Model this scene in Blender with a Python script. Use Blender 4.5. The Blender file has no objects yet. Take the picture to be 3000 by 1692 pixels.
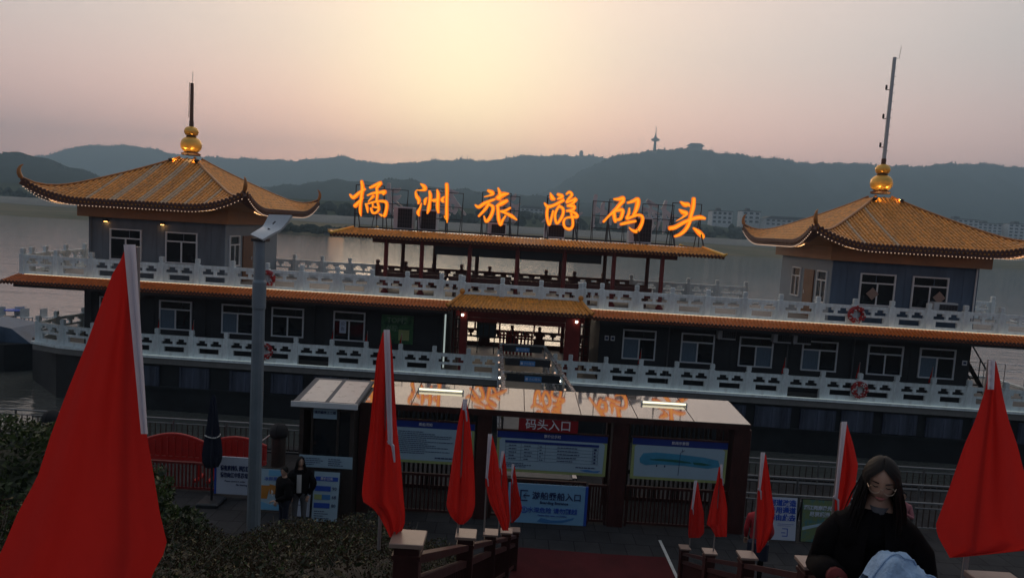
import bpy, math, random
import numpy as np
from mathutils import Vector, Matrix

random.seed(7)
RNG = np.random.default_rng(11)
scene = bpy.context.scene
COL = scene.collection
R = math.radians

# ------------------------------------------------------------------ camera
CAM_Z = 8.4
PITCH, ROLL = R(5.13), R(3.34)
cam_data = bpy.data.cameras.new('camera')
cam_data.lens = 24.0
cam_data.sensor_width = 36.0
cam_data.clip_start = 0.05
cam_data.clip_end = 20000
cam = bpy.data.objects.new('camera', cam_data)
COL.objects.link(cam)
_fw = Vector((0, math.cos(PITCH), -math.sin(PITCH)))
_up = Vector((0, math.sin(PITCH), math.cos(PITCH)))
_rt = Vector((1, 0, 0))
_ix = _rt * math.cos(ROLL) + _up * math.sin(ROLL)
_iy = -_rt * math.sin(ROLL) + _up * math.cos(ROLL)
_m = Matrix((_ix, _iy, -_fw)).transposed().to_4x4()
_m.translation = Vector((0, 0, CAM_Z))
cam.matrix_world = _m
scene.camera = cam

# ------------------------------------------------------------------ sky, sun, exposure
SUN_EL, SUN_AZ = R(9.5), R(-5.0)          # azimuth measured from +Y, negative to the left
SKY_STOPS = [(0, (1.12, 0.93, 0.60)), (6, (1.06, 0.86, 0.58)), (14, (0.90, 0.68, 0.535)), (26, (0.74, 0.59, 0.515)), (40, (0.58, 0.505, 0.465)), (62, (0.29, 0.285, 0.285)), (110, (0.10, 0.122, 0.152)), (180, (0.068, 0.09, 0.125))]
HORIZON_TINT = (2.0, 1.27, 1.14)
world = bpy.data.worlds.new('World')
scene.world = world
world.use_nodes = True
wn, wl = world.node_tree.nodes, world.node_tree.links
wn.clear()
w_out = wn.new('ShaderNodeOutputWorld')
w_bg = wn.new('ShaderNodeBackground')
w_sky = wn.new('ShaderNodeTexSky')
w_sky.sky_type = 'NISHITA'
w_sky.sun_disc = False
w_sky.sun_elevation = SUN_EL
w_sky.sun_rotation = SUN_AZ
w_sky.air_density = 1.4
w_sky.dust_density = 7.0
w_sky.ozone_density = 2.5
# thick evening haze: a broad veil of scattered sunlight that falls off with the angle from the sun, over the clear sky
w_tc = wn.new('ShaderNodeTexCoord')
w_dot = wn.new('ShaderNodeVectorMath'); w_dot.operation = 'DOT_PRODUCT'
wl.new(w_tc.outputs['Generated'], w_dot.inputs[0])
w_dot.inputs[1].default_value = (math.sin(SUN_AZ) * math.cos(SUN_EL), math.cos(SUN_AZ) * math.cos(SUN_EL), math.sin(SUN_EL))
w_cl = wn.new('ShaderNodeClamp'); w_cl.inputs['Min'].default_value = -1; wl.new(w_dot.outputs['Value'], w_cl.inputs[0])
w_ac = wn.new('ShaderNodeMath'); w_ac.operation = 'ARCCOSINE'; wl.new(w_cl.outputs[0], w_ac.inputs[0])
w_dv = wn.new('ShaderNodeMath'); w_dv.operation = 'DIVIDE'; w_dv.inputs[1].default_value = math.pi; wl.new(w_ac.outputs[0], w_dv.inputs[0])
w_rp = wn.new('ShaderNodeValToRGB'); w_rp.color_ramp.interpolation = 'B_SPLINE'
_st = SKY_STOPS
while len(w_rp.color_ramp.elements) < len(_st): w_rp.color_ramp.elements.new(0.5)
for _e, (_d, _c) in zip(w_rp.color_ramp.elements, _st): _e.position = _d / 180.0; _e.color = (*_c, 1)
wl.new(w_dv.outputs[0], w_rp.inputs[0])
w_sx = wn.new('ShaderNodeSeparateXYZ'); wl.new(w_tc.outputs['Generated'], w_sx.inputs[0])
w_hz = wn.new('ShaderNodeValToRGB'); w_hz.color_ramp.interpolation = 'EASE'
w_hz.color_ramp.elements[0].position = 0.0; w_hz.color_ramp.elements[0].color = (*HORIZON_TINT, 1)
w_hz.color_ramp.elements[1].position = 0.26; w_hz.color_ramp.elements[1].color = (1, 1, 1, 1)
wl.new(w_sx.outputs['Z'], w_hz.inputs[0])
w_mul = wn.new('ShaderNodeMix'); w_mul.data_type = 'RGBA'; w_mul.blend_type = 'MULTIPLY'; w_mul.inputs['Factor'].default_value = 1.0
wl.new(w_rp.outputs[0], w_mul.inputs[6]); wl.new(w_hz.outputs[0], w_mul.inputs[7])
w_sc = wn.new('ShaderNodeVectorMath'); w_sc.operation = 'SCALE'; w_sc.inputs['Scale'].default_value = 17.0
wl.new(w_mul.outputs[2], w_sc.inputs[0])
w_mix = wn.new('ShaderNodeMix'); w_mix.data_type = 'RGBA'; w_mix.blend_type = 'MIX'
w_mix.inputs['Factor'].default_value = 0.90
wl.new(w_sky.outputs['Color'], w_mix.inputs[6])
wl.new(w_sc.outputs[0], w_mix.inputs[7])
wl.new(w_mix.outputs[2], w_bg.inputs['Color'])
w_bg.inputs['Strength'].default_value = 0.1
wl.new(w_bg.outputs[0], w_out.inputs[0])

sun_data = bpy.data.lights.new('sun', 'SUN')
sun_data.energy = 0.5
sun_data.angle = R(20)
sun_data.color = (1.0, 0.78, 0.55)
sun = bpy.data.objects.new('sun', sun_data)
COL.objects.link(sun)
_sd = Vector((math.sin(SUN_AZ) * math.cos(SUN_EL), math.cos(SUN_AZ) * math.cos(SUN_EL), math.sin(SUN_EL)))
sun.rotation_euler = _sd.to_track_quat('Z', 'Y').to_euler()
sun.location = _sd * 100

scene.view_settings.view_transform = 'Standard'
scene.view_settings.look = 'None'
scene.view_settings.gamma = 1.0
scene.view_settings.use_curve_mapping = False
scene.view_settings.exposure = 0.0
scene.render.engine = 'CYCLES'
scene.cycles.use_denoising = True
scene.cycles.max_bounces = 6
scene.cycles.volume_bounces = 0
scene.cycles.transparent_max_bounces = 8

# ------------------------------------------------------------------ helpers
class MB:
    """collects geometry; build() links it as one mesh object"""
    def __init__(s):
        s.v, s.f, s.m = [], [], []
    def add(s, vs, fs, mi=0):
        b = len(s.v)
        s.v.extend([tuple(p) for p in vs])
        s.f.extend([tuple(b + i for i in f) for f in fs])
        s.m.extend([mi] * len(fs))
        return s
    def box(s, x0, x1, y0, y1, z0, z1, mi=0):
        return s.add([(x0, y0, z0), (x1, y0, z0), (x1, y1, z0), (x0, y1, z0), (x0, y0, z1), (x1, y0, z1), (x1, y1, z1), (x0, y1, z1)],
                     [(0, 3, 2, 1), (4, 5, 6, 7), (0, 1, 5, 4), (1, 2, 6, 5), (2, 3, 7, 6), (3, 0, 4, 7)], mi)
    def cbox(s, x0, x1, y0, y1, z0, z1, c=0.01, mi=0):
        """box with chamfered vertical edges and top"""
        p = [(x0 + c, y0), (x1 - c, y0), (x1, y0 + c), (x1, y1 - c), (x1 - c, y1), (x0 + c, y1), (x0, y1 - c), (x0, y0 + c)]
        q = [(x0 + 2 * c, y0 + c), (x1 - 2 * c, y0 + c), (x1 - c, y0 + 2 * c), (x1 - c, y1 - 2 * c), (x1 - 2 * c, y1 - c), (x0 + 2 * c, y1 - c), (x0 + c, y1 - 2 * c), (x0 + c, y0 + 2 * c)]
        vs = [(a, b, z0) for a, b in p] + [(a, b, z1 - c) for a, b in p] + [(a, b, z1) for a, b in q]
        fs = [tuple(range(7, -1, -1))]
        for k in range(2):
            for i in range(8):
                j = (i + 1) % 8
                fs.append((k * 8 + i, k * 8 + j, k * 8 + 8 + j, k * 8 + 8 + i))
        fs.append(tuple(range(16, 24)))
        return s.add(vs, fs, mi)
    def bar(s, a, b, w, h=None, mi=0, upv=(0, 0, 1)):
        """rectangular bar from a to b"""
        h = w if h is None else h
        a, b = Vector(a), Vector(b)
        d = (b - a).normalized()
        u = Vector(upv)
        if abs(d.dot(u)) > 0.98: u = Vector((0, 1, 0))
        sd = d.cross(u).normalized() * (w / 2)
        up = sd.cross(d).normalized() * (h / 2)
        vs = [a - sd - up, a + sd - up, a + sd + up, a - sd + up, b - sd - up, b + sd - up, b + sd + up, b - sd + up]
        return s.add(vs, [(3, 2, 1, 0), (4, 5, 6, 7), (0, 1, 5, 4), (1, 2, 6, 5), (2, 3, 7, 6), (3, 0, 4, 7)], mi)
    def tube(s, pts, rad, n=8, mi=0, caps=True, flat=1.0):
        pts = [Vector(p) for p in pts]
        if not hasattr(rad, '__len__'): rad = [rad] * len(pts)
        rings, prev = [], None
        for i, p in enumerate(pts):
            d = (pts[min(i + 1, len(pts) - 1)] - pts[max(i - 1, 0)])
            d = d.normalized() if d.length > 1e-9 else Vector((0, 0, 1))
            if prev is None:
                u = Vector((0, 0, 1)) if abs(d.z) < 0.9 else Vector((0, 1, 0))
                prev = d.cross(u).normalized()
            sd = (prev - d * prev.dot(d)).normalized()
            prev = sd
            up = sd.cross(d)
            rings.append([p + (sd * math.cos(2 * math.pi * k / n) + up * math.sin(2 * math.pi * k / n) * flat) * rad[i] for k in range(n)])
        vs = [q for r in rings for q in r]
        fs = []
        for i in range(len(pts) - 1):
            for k in range(n):
                k2 = (k + 1) % n
                fs.append((i * n + k, i * n + k2, i * n + n + k2, i * n + n + k))
        if caps:
            fs.append(tuple(range(n - 1, -1, -1)))
            fs.append(tuple((len(pts) - 1) * n + k for k in range(n)))
        return s.add(vs, fs, mi)
    def lathe(s, prof, n=16, c=(0, 0, 0), mi=0):
        vs, fs = [], []
        for r_, z in prof:
            for k in range(n):
                a = 2 * math.pi * k / n
                vs.append((c[0] + r_ * math.cos(a), c[1] + r_ * math.sin(a), c[2] + z))
        for i in range(len(prof) - 1):
            for k in range(n):
                k2 = (k + 1) % n
                fs.append((i * n + k, i * n + k2, i * n + n + k2, i * n + n + k))
        fs.append(tuple(range(n - 1, -1, -1)))
        fs.append(tuple((len(prof) - 1) * n + k for k in range(n)))
        return s.add(vs, fs, mi)
    def prism(s, poly, y0, y1, mi=0):
        """polygon in xz extruded along y"""
        n = len(poly)
        vs = [(x, y0, z) for x, z in poly] + [(x, y1, z) for x, z in poly]
        fs = [tuple(range(n)), tuple(range(2 * n - 1, n - 1, -1))]
        for i in range(n):
            j = (i + 1) % n
            fs.append((i, n + i, n + j, j))
        return s.add(vs, fs, mi)
    def plan(s, poly, z0, z1, mi=0):
        """polygon in xy extruded along z"""
        n = len(poly)
        vs = [(x, y, z0) for x, y in poly] + [(x, y, z1) for x, y in poly]
        fs = [tuple(range(n - 1, -1, -1)), tuple(range(n, 2 * n))]
        for i in range(n):
            j = (i + 1) % n
            fs.append((i, j, n + j, n + i))
        return s.add(vs, fs, mi)
    def grid(s, rows, mi=0):
        nr, nc = len(rows), len(rows[0])
        fs = [(i * nc + j, i * nc + j + 1, (i + 1) * nc + j + 1, (i + 1) * nc + j) for i in range(nr - 1) for j in range(nc - 1)]
        return s.add([p for r_ in rows for p in r_], fs, mi)
    def ball(s, c, r_, n=10, m=7, mi=0, sc=(1, 1, 1)):
        prof = [(max(1e-4, math.sin(math.pi * i / m)) * r_, -math.cos(math.pi * i / m) * r_) for i in range(m + 1)]
        b = len(s.v)
        s.lathe(prof, n, (0, 0, 0), mi)
        for i in range(b, len(s.v)):
            x, y, z = s.v[i]
            s.v[i] = (c[0] + x * sc[0], c[1] + y * sc[1], c[2] + z * sc[2])
        return s
    def mesh(s, name, mats, smooth=False):
        me = bpy.data.meshes.new(name)
        me.from_pydata(s.v, [], s.f)
        for m_ in (mats if isinstance(mats, (list, tuple)) else [mats]):
            me.materials.append(m_)
        if any(s.m): me.polygons.foreach_set('material_index', s.m)
        if smooth: me.polygons.foreach_set('use_smooth', [True] * len(me.polygons))
        me.update()
        return me
    def build(s, name, mats, parent=None, loc=None, rz=0, smooth=False):
        return link(name, s.mesh(name, mats, smooth), parent, loc, rz)

def link(name, me, parent=None, loc=None, rz=0, scale=None):
    o = bpy.data.objects.new(name, me)
    COL.objects.link(o)
    if parent: o.parent = parent
    if loc is not None: o.location = loc
    if rz: o.rotation_euler = (0, 0, rz)
    if scale: o.scale = scale
    return o

def tag(o, label=None, cat=None, group=None, kind=None):
    if label: o['label'] = label
    if cat: o['category'] = cat
    if group: o['group'] = group
    if kind: o['kind'] = kind
    return o

def thing(name, label, cat, loc=(0, 0, 0), rz=0, group=None):
    o = link(name, None, None, loc, rz)
    return tag(o, label, cat, group)

def struct(o):
    o['kind'] = 'structure'
    return o

def copy_tree(o, parent=None):
    c = o.copy(); COL.objects.link(c); c.parent = parent
    for ch in list(o.children): copy_tree(ch, c)
    return c

def lerp(a, b, t): return a + (b - a) * t
def interp(x, pts):
    xs = [p[0] for p in pts]; ys = [p[1] for p in pts]
    return float(np.interp(x, xs, ys))

# ------------------------------------------------------------------ materials
MATS = {}
def mat(name, col, rough=0.6, metal=0.0, var=0.0, vscale=4.0, bump=0.0, bscale=20.0, spec=0.5, emit=None, estr=0.0, coat=0.0, trans=0.0, stretch=None, col2=None, c2=(0.5, 0.62)):
    if name in MATS: return MATS[name]
    m_ = bpy.data.materials.new(name)
    m_.use_nodes = True
    nt = m_.node_tree; n, l = nt.nodes, nt.links
    b = n['Principled BSDF']
    b.inputs['Base Color'].default_value = (*col, 1)
    b.inputs['Roughness'].default_value = rough
    b.inputs['Metallic'].default_value = metal
    b.inputs['Specular IOR Level'].default_value = spec
    if coat: b.inputs['Coat Weight'].default_value = coat
    if emit:
        b.inputs['Emission Color'].default_value = (*emit, 1)
        b.inputs['Emission Strength'].default_value = estr
    if var or bump or col2:
        tc = n.new('ShaderNodeTexCoord')
        mp = n.new('ShaderNodeMapping')
        if stretch: mp.inputs['Scale'].default_value = stretch
        l.new(tc.outputs['Object'], mp.inputs['Vector'])
    if var or col2:
        nz = n.new('ShaderNodeTexNoise'); nz.inputs['Scale'].default_value = vscale; nz.inputs['Detail'].default_value = 6; nz.inputs['Roughness'].default_value = 0.65
        l.new(mp.outputs[0], nz.inputs['Vector'])
        rp = n.new('ShaderNodeValToRGB')
        cd = col2 if col2 else tuple(max(0, c * (1 - var)) for c in col)
        cl = col if col2 else tuple(min(1, c * (1 + var)) for c in col)
        rp.color_ramp.elements[0].color = (*cd, 1); rp.color_ramp.elements[1].color = (*cl, 1)
        rp.color_ramp.elements[0].position = c2[0] if col2 else 0.3
        rp.color_ramp.elements[1].position = c2[1] if col2 else 0.7
        l.new(nz.outputs['Fac'], rp.inputs[0])
        l.new(rp.outputs[0], b.inputs['Base Color'])
        # roughness follows the wear
        mr = n.new('ShaderNodeMapRange'); mr.inputs[3].default_value = max(0.02, rough - 0.12); mr.inputs[4].default_value = min(1, rough + 0.12)
        l.new(nz.outputs['Fac'], mr.inputs[0]); l.new(mr.outputs[0], b.inputs['Roughness'])
    if bump:
        nb = n.new('ShaderNodeTexNoise'); nb.inputs['Scale'].default_value = bscale; nb.inputs['Detail'].default_value = 4
        l.new(mp.outputs[0], nb.inputs['Vector'])
        bp = n.new('ShaderNodeBump'); bp.inputs['Strength'].default_value = bump; bp.inputs['Distance'].default_value = 0.05
        l.new(nb.outputs['Fac'], bp.inputs['Height']); l.new(bp.outputs[0], b.inputs['Normal'])
    if trans:
        tr = n.new('ShaderNodeBsdfTranslucent')
        mx = n.new('ShaderNodeMixShader'); mx.inputs[0].default_value = trans
        if b.inputs['Base Color'].is_linked: l.new(b.inputs['Base Color'].links[0].from_socket, tr.inputs[0])
        else: tr.inputs[0].default_value = (*col, 1)
        l.new(b.outputs[0], mx.inputs[1]); l.new(tr.outputs[0], mx.inputs[2])
        l.new(mx.outputs[0], n['Material Output'].inputs[0])
    MATS[name] = m_
    return m_

def lamp(name, col, strength, sample=True):
    m_ = mat(name, (0.05, 0.05, 0.05), 0.5, emit=col, estr=strength)
    if not sample: m_.cycles.emission_sampling = 'NONE'
    return m_

M = {}
M['white_rail'] = mat('white painted stone rail', (0.80, 0.88, 0.89), 0.55, col2=(0.58, 0.62, 0.62), c2=(0.30, 0.56), vscale=2.6, stretch=(1.6, 1, 0.5), bump=0.2, bscale=26)
M['red_rail'] = mat('dark red painted rail', (0.10, 0.028, 0.022), 0.5, var=0.3, vscale=3)
M['red_post'] = mat('red lacquered column', (0.19, 0.022, 0.02), 0.35, var=0.25, vscale=3, coat=0.2)
M['wall'] = mat('grey blue cladding', (0.15, 0.18, 0.215), 0.55, col2=(0.10, 0.12, 0.145), vscale=1.4, stretch=(1.5, 1.5, 0.3), c2=(0.32, 0.6), bump=0.1, bscale=12)
M['wall_dark'] = mat('cladding with shade in its colour', (0.024, 0.025, 0.030), 0.6, var=0.2, vscale=1.5, bump=0.1, bscale=12)  # same cladding as the pavilions, the eave's shade put into the colour
M['wall_pale'] = mat('pale side cladding', (0.22, 0.27, 0.32), 0.55, var=0.1, vscale=1.5)
M['wall_blue'] = mat('deep blue cladding', (0.085, 0.135, 0.21), 0.55, col2=(0.055, 0.09, 0.145), vscale=1.4, stretch=(1.5, 1.5, 0.3), c2=(0.32, 0.6), bump=0.1, bscale=12)
M['frame'] = mat('white window frame', (0.72, 0.74, 0.76), 0.4, var=0.08)
M['glass'] = mat('dark window glass', (0.012, 0.016, 0.022), 0.06, spec=0.6)
M['curtain'] = mat('blue curtain behind glass', (0.13, 0.19, 0.25), 0.25, var=0.2, vscale=9, stretch=(6, 1, 0.3))
M['wood_door'] = mat('brown wooden door', (0.16, 0.07, 0.03), 0.45, var=0.3, vscale=5, stretch=(4, 1, 0.5))
M['tile'] = mat('golden glazed tile', (0.68, 0.27, 0.036), 0.38, var=0.4, vscale=5)
def per_object_shade(m_, lo=0.84, hi=1.10):
    n, l = m_.node_tree.nodes, m_.node_tree.links
    b = n['Principled BSDF']; src = b.inputs['Base Color'].links[0].from_socket
    oi = n.new('ShaderNodeObjectInfo'); mr = n.new('ShaderNodeMapRange'); mr.inputs[3].default_value = lo; mr.inputs[4].default_value = hi
    sc_ = n.new('ShaderNodeVectorMath'); sc_.operation = 'SCALE'
    l.new(oi.outputs['Random'], mr.inputs[0]); l.new(src, sc_.inputs[0]); l.new(mr.outputs[0], sc_.inputs['Scale']); l.new(sc_.outputs[0], b.inputs['Base Color'])
per_object_shade(M['tile'])
per_object_shade(M['white_rail'], 0.90, 1.08)
M['tile_red'] = mat('orange glazed tile', (0.62, 0.16, 0.03), 0.36, var=0.3, vscale=6)
M['tile_pale'] = mat('tile row with painted reflection', (0.50, 0.36, 0.24), 0.45, var=0.25, vscale=6)  # pale reflections from the gaps, put into the colour of whole rows
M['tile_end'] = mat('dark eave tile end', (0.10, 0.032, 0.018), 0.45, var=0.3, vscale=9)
M['fascia'] = mat('brown fascia board', (0.34, 0.17, 0.075), 0.5, var=0.2, vscale=1.2)
M['hip'] = mat('hip ridge tile', (0.42, 0.16, 0.035), 0.42, var=0.3, vscale=8)
M['gold'] = mat('gilded finial', (0.85, 0.47, 0.10), 0.32, metal=0.45, var=0.1, vscale=3)
M['mast'] = mat('galvanised mast', (0.42, 0.43, 0.44), 0.45, metal=0.6)
M['mast_brown'] = mat('brown painted mast', (0.12, 0.055, 0.035), 0.5)
M['steel'] = mat('brushed steel', (0.62, 0.64, 0.66), 0.28, metal=0.9, var=0.1)
M['dark_steel'] = mat('black painted steel', (0.02, 0.022, 0.027), 0.45)
M['hull'] = mat('black hull plating', (0.016, 0.018, 0.022), 0.5, var=0.4, vscale=1.2)
M['fender'] = mat('scuffed blue fender panel', (0.13, 0.155, 0.23), 0.6, col2=(0.028, 0.032, 0.05), vscale=0.9, stretch=(2.6, 1, 0.35), c2=(0.38, 0.80))
M['deck'] = mat('grey deck plate', (0.20, 0.19, 0.18), 0.6, var=0.15)
M['ac'] = mat('off white sheet metal', (0.52, 0.55, 0.57), 0.45, var=0.1)
M['ac_grille'] = mat('dark condenser coil', (0.015, 0.015, 0.018), 0.5)
M['tabletop'] = mat('pale laminate table', (0.78, 0.68, 0.62), 0.12, var=0.05, coat=1.0)
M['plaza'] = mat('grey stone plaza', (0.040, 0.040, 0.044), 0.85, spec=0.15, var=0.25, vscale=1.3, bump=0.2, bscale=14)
def paving_joints(m_, w=0.6, h=0.6, dark=0.45):
    n, l = m_.node_tree.nodes, m_.node_tree.links
    b = n['Principled BSDF']; src = b.inputs['Base Color'].links[0].from_socket
    tc = n.new('ShaderNodeTexCoord'); bk = n.new('ShaderNodeTexBrick')
    bk.inputs['Scale'].default_value = 1.0; bk.inputs['Brick Width'].default_value = w; bk.inputs['Row Height'].default_value = h; bk.inputs['Mortar Size'].default_value = 0.012
    bk.inputs['Color1'].default_value = (0.82, 0.82, 0.82, 1); bk.inputs['Color2'].default_value = (1.15, 1.13, 1.1, 1); bk.inputs['Mortar'].default_value = (dark, dark, dark, 1)
    l.new(tc.outputs['Object'], bk.inputs['Vector'])
    mx = n.new('ShaderNodeMix'); mx.data_type = 'RGBA'; mx.blend_type = 'MULTIPLY'; mx.inputs['Factor'].default_value = 1.0
    l.new(src, mx.inputs[6]); l.new(bk.outputs['Color'], mx.inputs[7]); l.new(mx.outputs[2], b.inputs['Base Color'])
paving_joints(M['plaza'])
M['red_floor'] = mat('red rubber floor', (0.085, 0.016, 0.018), 0.85, spec=0.15, var=0.25, vscale=1.2, bump=0.2, bscale=40)
M['line_white'] = mat('worn white line paint', (0.6, 0.6, 0.58), 0.6, var=0.2)
M['wood_red'] = mat('dark red timber', (0.055, 0.017, 0.015), 0.42, var=0.35, vscale=6, stretch=(1, 1, 0.3))
M['cap'] = mat('pale weathered post cap', (0.30, 0.205, 0.165), 0.4, var=0.15, vscale=10)
M['flag'] = mat('red flag cloth', (0.56, 0.024, 0.020), 0.75, var=0.10, vscale=1.5, trans=0.42, spec=0.2, bump=0.35, bscale=3.0, stretch=(1, 1, 0.45))
M['hem'] = mat('white flag sleeve', (0.62, 0.60, 0.68), 0.8, trans=0.25, spec=0.2)
M['pole'] = mat('thin grey flag pole', (0.25, 0.22, 0.21), 0.4)
M['lamp_post'] = mat('grey blue lamp post', (0.20, 0.245, 0.285), 0.4, metal=0.25, var=0.1)
M['lamp_head'] = mat('pale lamp head', (0.62, 0.66, 0.70), 0.25, var=0.05)
M['board_blue'] = mat('blue board header', (0.012, 0.035, 0.22), 0.5)
M['board_pale'] = mat('pale blue board face', (0.36, 0.50, 0.60), 0.5, var=0.04)
M['board_green'] = mat('yellow green board border', (0.36, 0.42, 0.17), 0.5)
M['board_white'] = mat('white board face', (0.55, 0.60, 0.72), 0.5, var=0.04)
M['sky_blue'] = mat('light blue board face', (0.22, 0.45, 0.68), 0.5, var=0.05)
M['ink'] = mat('navy ink', (0.015, 0.03, 0.12), 0.6)
M['ink_blue'] = mat('blue ink', (0.02, 0.08, 0.45), 0.6)
M['print_blue'] = mat('printed mid blue', (0.06, 0.22, 0.50), 0.6)
M['print_teal'] = mat('printed teal water', (0.05, 0.28, 0.45), 0.6, var=0.15)
M['print_green'] = mat('printed dark green island', (0.02, 0.13, 0.10), 0.6)
M['white_ink'] = mat('white lettering', (0.75, 0.75, 0.78), 0.6)
M['sign_red'] = mat('red sign face', (0.30, 0.012, 0.018), 0.45)
M['barrier'] = mat('red plastic barrier', (0.50, 0.02, 0.016), 0.4, var=0.12)
M['booth'] = mat('dark brown booth timber', (0.05, 0.035, 0.03), 0.5, var=0.3, vscale=4)
M['sheet'] = mat('pale roof sheet', (0.50, 0.46, 0.44), 0.3, var=0.12)
M['leaf'] = mat('shrub leaf', (0.045, 0.072, 0.018), 0.55, trans=0.25)
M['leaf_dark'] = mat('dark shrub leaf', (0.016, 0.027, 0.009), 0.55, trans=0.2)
M['leaf_dry'] = mat('dry brown leaf', (0.034, 0.023, 0.013), 0.75, spec=0.2, trans=0.2)
M['leaf_straw'] = mat('dead straw leaf', (0.15, 0.12, 0.06), 0.7, spec=0.2)
M['twig'] = mat('bare twig', (0.055, 0.042, 0.03), 0.7)
M['soil'] = mat('dark soil slope', (0.035, 0.028, 0.02), 0.9, var=0.4, vscale=2, bump=0.5)
M['skin'] = mat('skin', (0.46, 0.27, 0.19), 0.5)
M['hair'] = mat('black hair', (0.006, 0.004, 0.004), 0.62, spec=0.25)
M['coat'] = mat('black coat cloth', (0.006, 0.005, 0.006), 0.95, var=0.3, vscale=8, spec=0.1)
M['denim'] = mat('light blue denim', (0.34, 0.50, 0.72), 0.8, var=0.22, vscale=9, bump=0.3, bscale=60)
M['red_cloth'] = mat('red coat cloth', (0.42, 0.02, 0.03), 0.8)
M['navy_cloth'] = mat('navy cloth', (0.012, 0.015, 0.035), 0.8)
M['white_cloth'] = mat('white shirt cloth', (0.6, 0.58, 0.56), 0.8)
M['grey_cloth'] = mat('grey cloth', (0.12, 0.12, 0.13), 0.8)
M['sign_glow'] = lamp('lit orange sign face', (1.0, 0.185, 0.002), 1.0)
M['sign_side'] = mat('dark orange sign side', (0.35, 0.07, 0.01), 0.5, emit=(1, 0.12, 0.0), estr=0.35)
M['sign_core'] = lamp('bright core of the sign strokes', (1.0, 0.36, 0.012), 1.1)
M['fence_steel'] = mat('dull fence steel', (0.20, 0.20, 0.205), 0.42, metal=0.6, var=0.15)
M['bulb'] = lamp('eave string light', (1.0, 0.66, 0.46), 0.75, sample=False)
M['bulb_warm'] = lamp('warm gate bulb', (1.0, 0.88, 0.68), 6.0)
M['tube'] = lamp('lit tube light', (1.0, 0.90, 0.62), 1.7)
M['led'] = lamp('warm led strip', (1.0, 0.50, 0.22), 2.2)
M['led_cool'] = lamp('cool led strip', (1.0, 0.80, 0.52), 0.8)
M['down'] = lamp('lit downlight', (1.0, 0.45, 0.12), 14.0)

def text_mesh(body, size, mats, extrude=0.004, offset=0.0, align='CENTER'):
    cu = bpy.data.curves.new('txt', 'FONT')
    cu.body = body; cu.size = size; cu.extrude = extrude; cu.offset = offset
    cu.align_x = align; cu.align_y = 'CENTER'; cu.resolution_u = 2
    to = bpy.data.objects.new('txt', cu); COL.objects.link(to)
    dg = bpy.context.evaluated_depsgraph_get()
    me = bpy.data.meshes.new_from_object(to.evaluated_get(dg))
    bpy.data.objects.remove(to); bpy.data.curves.remove(cu)
    me.materials.clear(); me.materials.append(mats)
    return me

def lettering(parent, body, size, m_, loc, offset=0.0, align='CENTER', name='lettering'):
    o = link(name, text_mesh(body, size, m_, offset=offset, align=align), parent, loc)
    o.rotation_euler = (R(90), 0, 0)
    return o
M['flood'] = lamp('lit floodlight lens', (1.0, 0.62, 0.22), 110.0)
M['eave_led'] = lamp('warm eave led', (1.0, 0.52, 0.22), 6.0)
M['gate_led'] = lamp('cool gate tube', (0.85, 1.0, 0.95), 0.36)

# ------------------------------------------------------------------ water
def water_material():
    m_ = bpy.data.materials.new('river water'); m_.use_nodes = True
    n, l = m_.node_tree.nodes, m_.node_tree.links
    b = n['Principled BSDF']
    b.inputs['Base Color'].default_value = (0.09, 0.095, 0.088, 1)
    b.inputs['Roughness'].default_value = 0.07
    b.inputs['IOR'].default_value = 1.33
    b.inputs['Specular IOR Level'].default_value = 0.38
    tc = n.new('ShaderNodeTexCoord')
    hs = []
    for sc, st, dist, strength in (((0.6, 1.5, 1), 1.0, 0.10, 0.28), ((0.06, 0.3, 1), 1.0, 0.5, 0.14), ((2.4, 5, 1), 1.0, 0.03, 0.35)):
        mp = n.new('ShaderNodeMapping'); mp.inputs['Scale'].default_value = sc
        l.new(tc.outputs['Object'], mp.inputs[0])
        nz = n.new('ShaderNodeTexNoise'); nz.inputs['Scale'].default_value = st; nz.inputs['Detail'].default_value = 3
        l.new(mp.outputs[0], nz.inputs['Vector'])
        bp = n.new('ShaderNodeBump'); bp.inputs['Distance'].default_value = dist; bp.inputs['Strength'].default_value = strength
        l.new(nz.outputs['Fac'], bp.inputs['Height'])
        if hs: l.new(hs[-1].outputs[0], bp.inputs['Normal'])
        hs.append(bp)
    l.new(hs[-1].outputs[0], b.inputs['Normal'])
    return m_
struct(MB().grid([[(x, y, 0) for x in (-6000, -600, -60, 60, 600, 6000)] for y in (-60, 30, 120, 400, 1200, 9000)]).build('river_water', water_material()))

# ------------------------------------------------------------------ far bank and hills
M['mud'] = mat('dry grass river bank', (0.17, 0.14, 0.085), 0.9, spec=0.05, col2=(0.08, 0.085, 0.045), vscale=0.03, stretch=(0.35, 1, 1), c2=(0.4, 0.62))
M['concrete'] = mat('pale embankment concrete', (0.24, 0.23, 0.21), 0.8, spec=0.1, var=0.15, vscale=0.05)
M['plain'] = mat('far plain vegetation', (0.05, 0.06, 0.035), 0.9, spec=0.0, var=0.3, vscale=0.02)
M['hill'] = mat('wooded hill', (0.022, 0.028, 0.021), 1.0, spec=0.0, var=0.3, vscale=0.03, bump=0.3, bscale=0.08)
M['far_tree'] = mat('far tree crown', (0.022, 0.028, 0.020), 1.0, spec=0.0, var=0.3, vscale=0.05)
EDGE = [(-4000, 520), (-600, 385), (-258, 343), (-76, 305), (136, 394), (368, 494), (700, 570), (4000, 760)]
def edge(x): return interp(x, EDGE) + 4 * math.sin(x * 0.031) + 2.5 * math.sin(x * 0.09 + 1)
XS = [-3600, -2800, -2000, -1400, -1000] + list(range(-800, 1001, 12)) + [1200, 1600, 2200, 2800, 3600]
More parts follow.
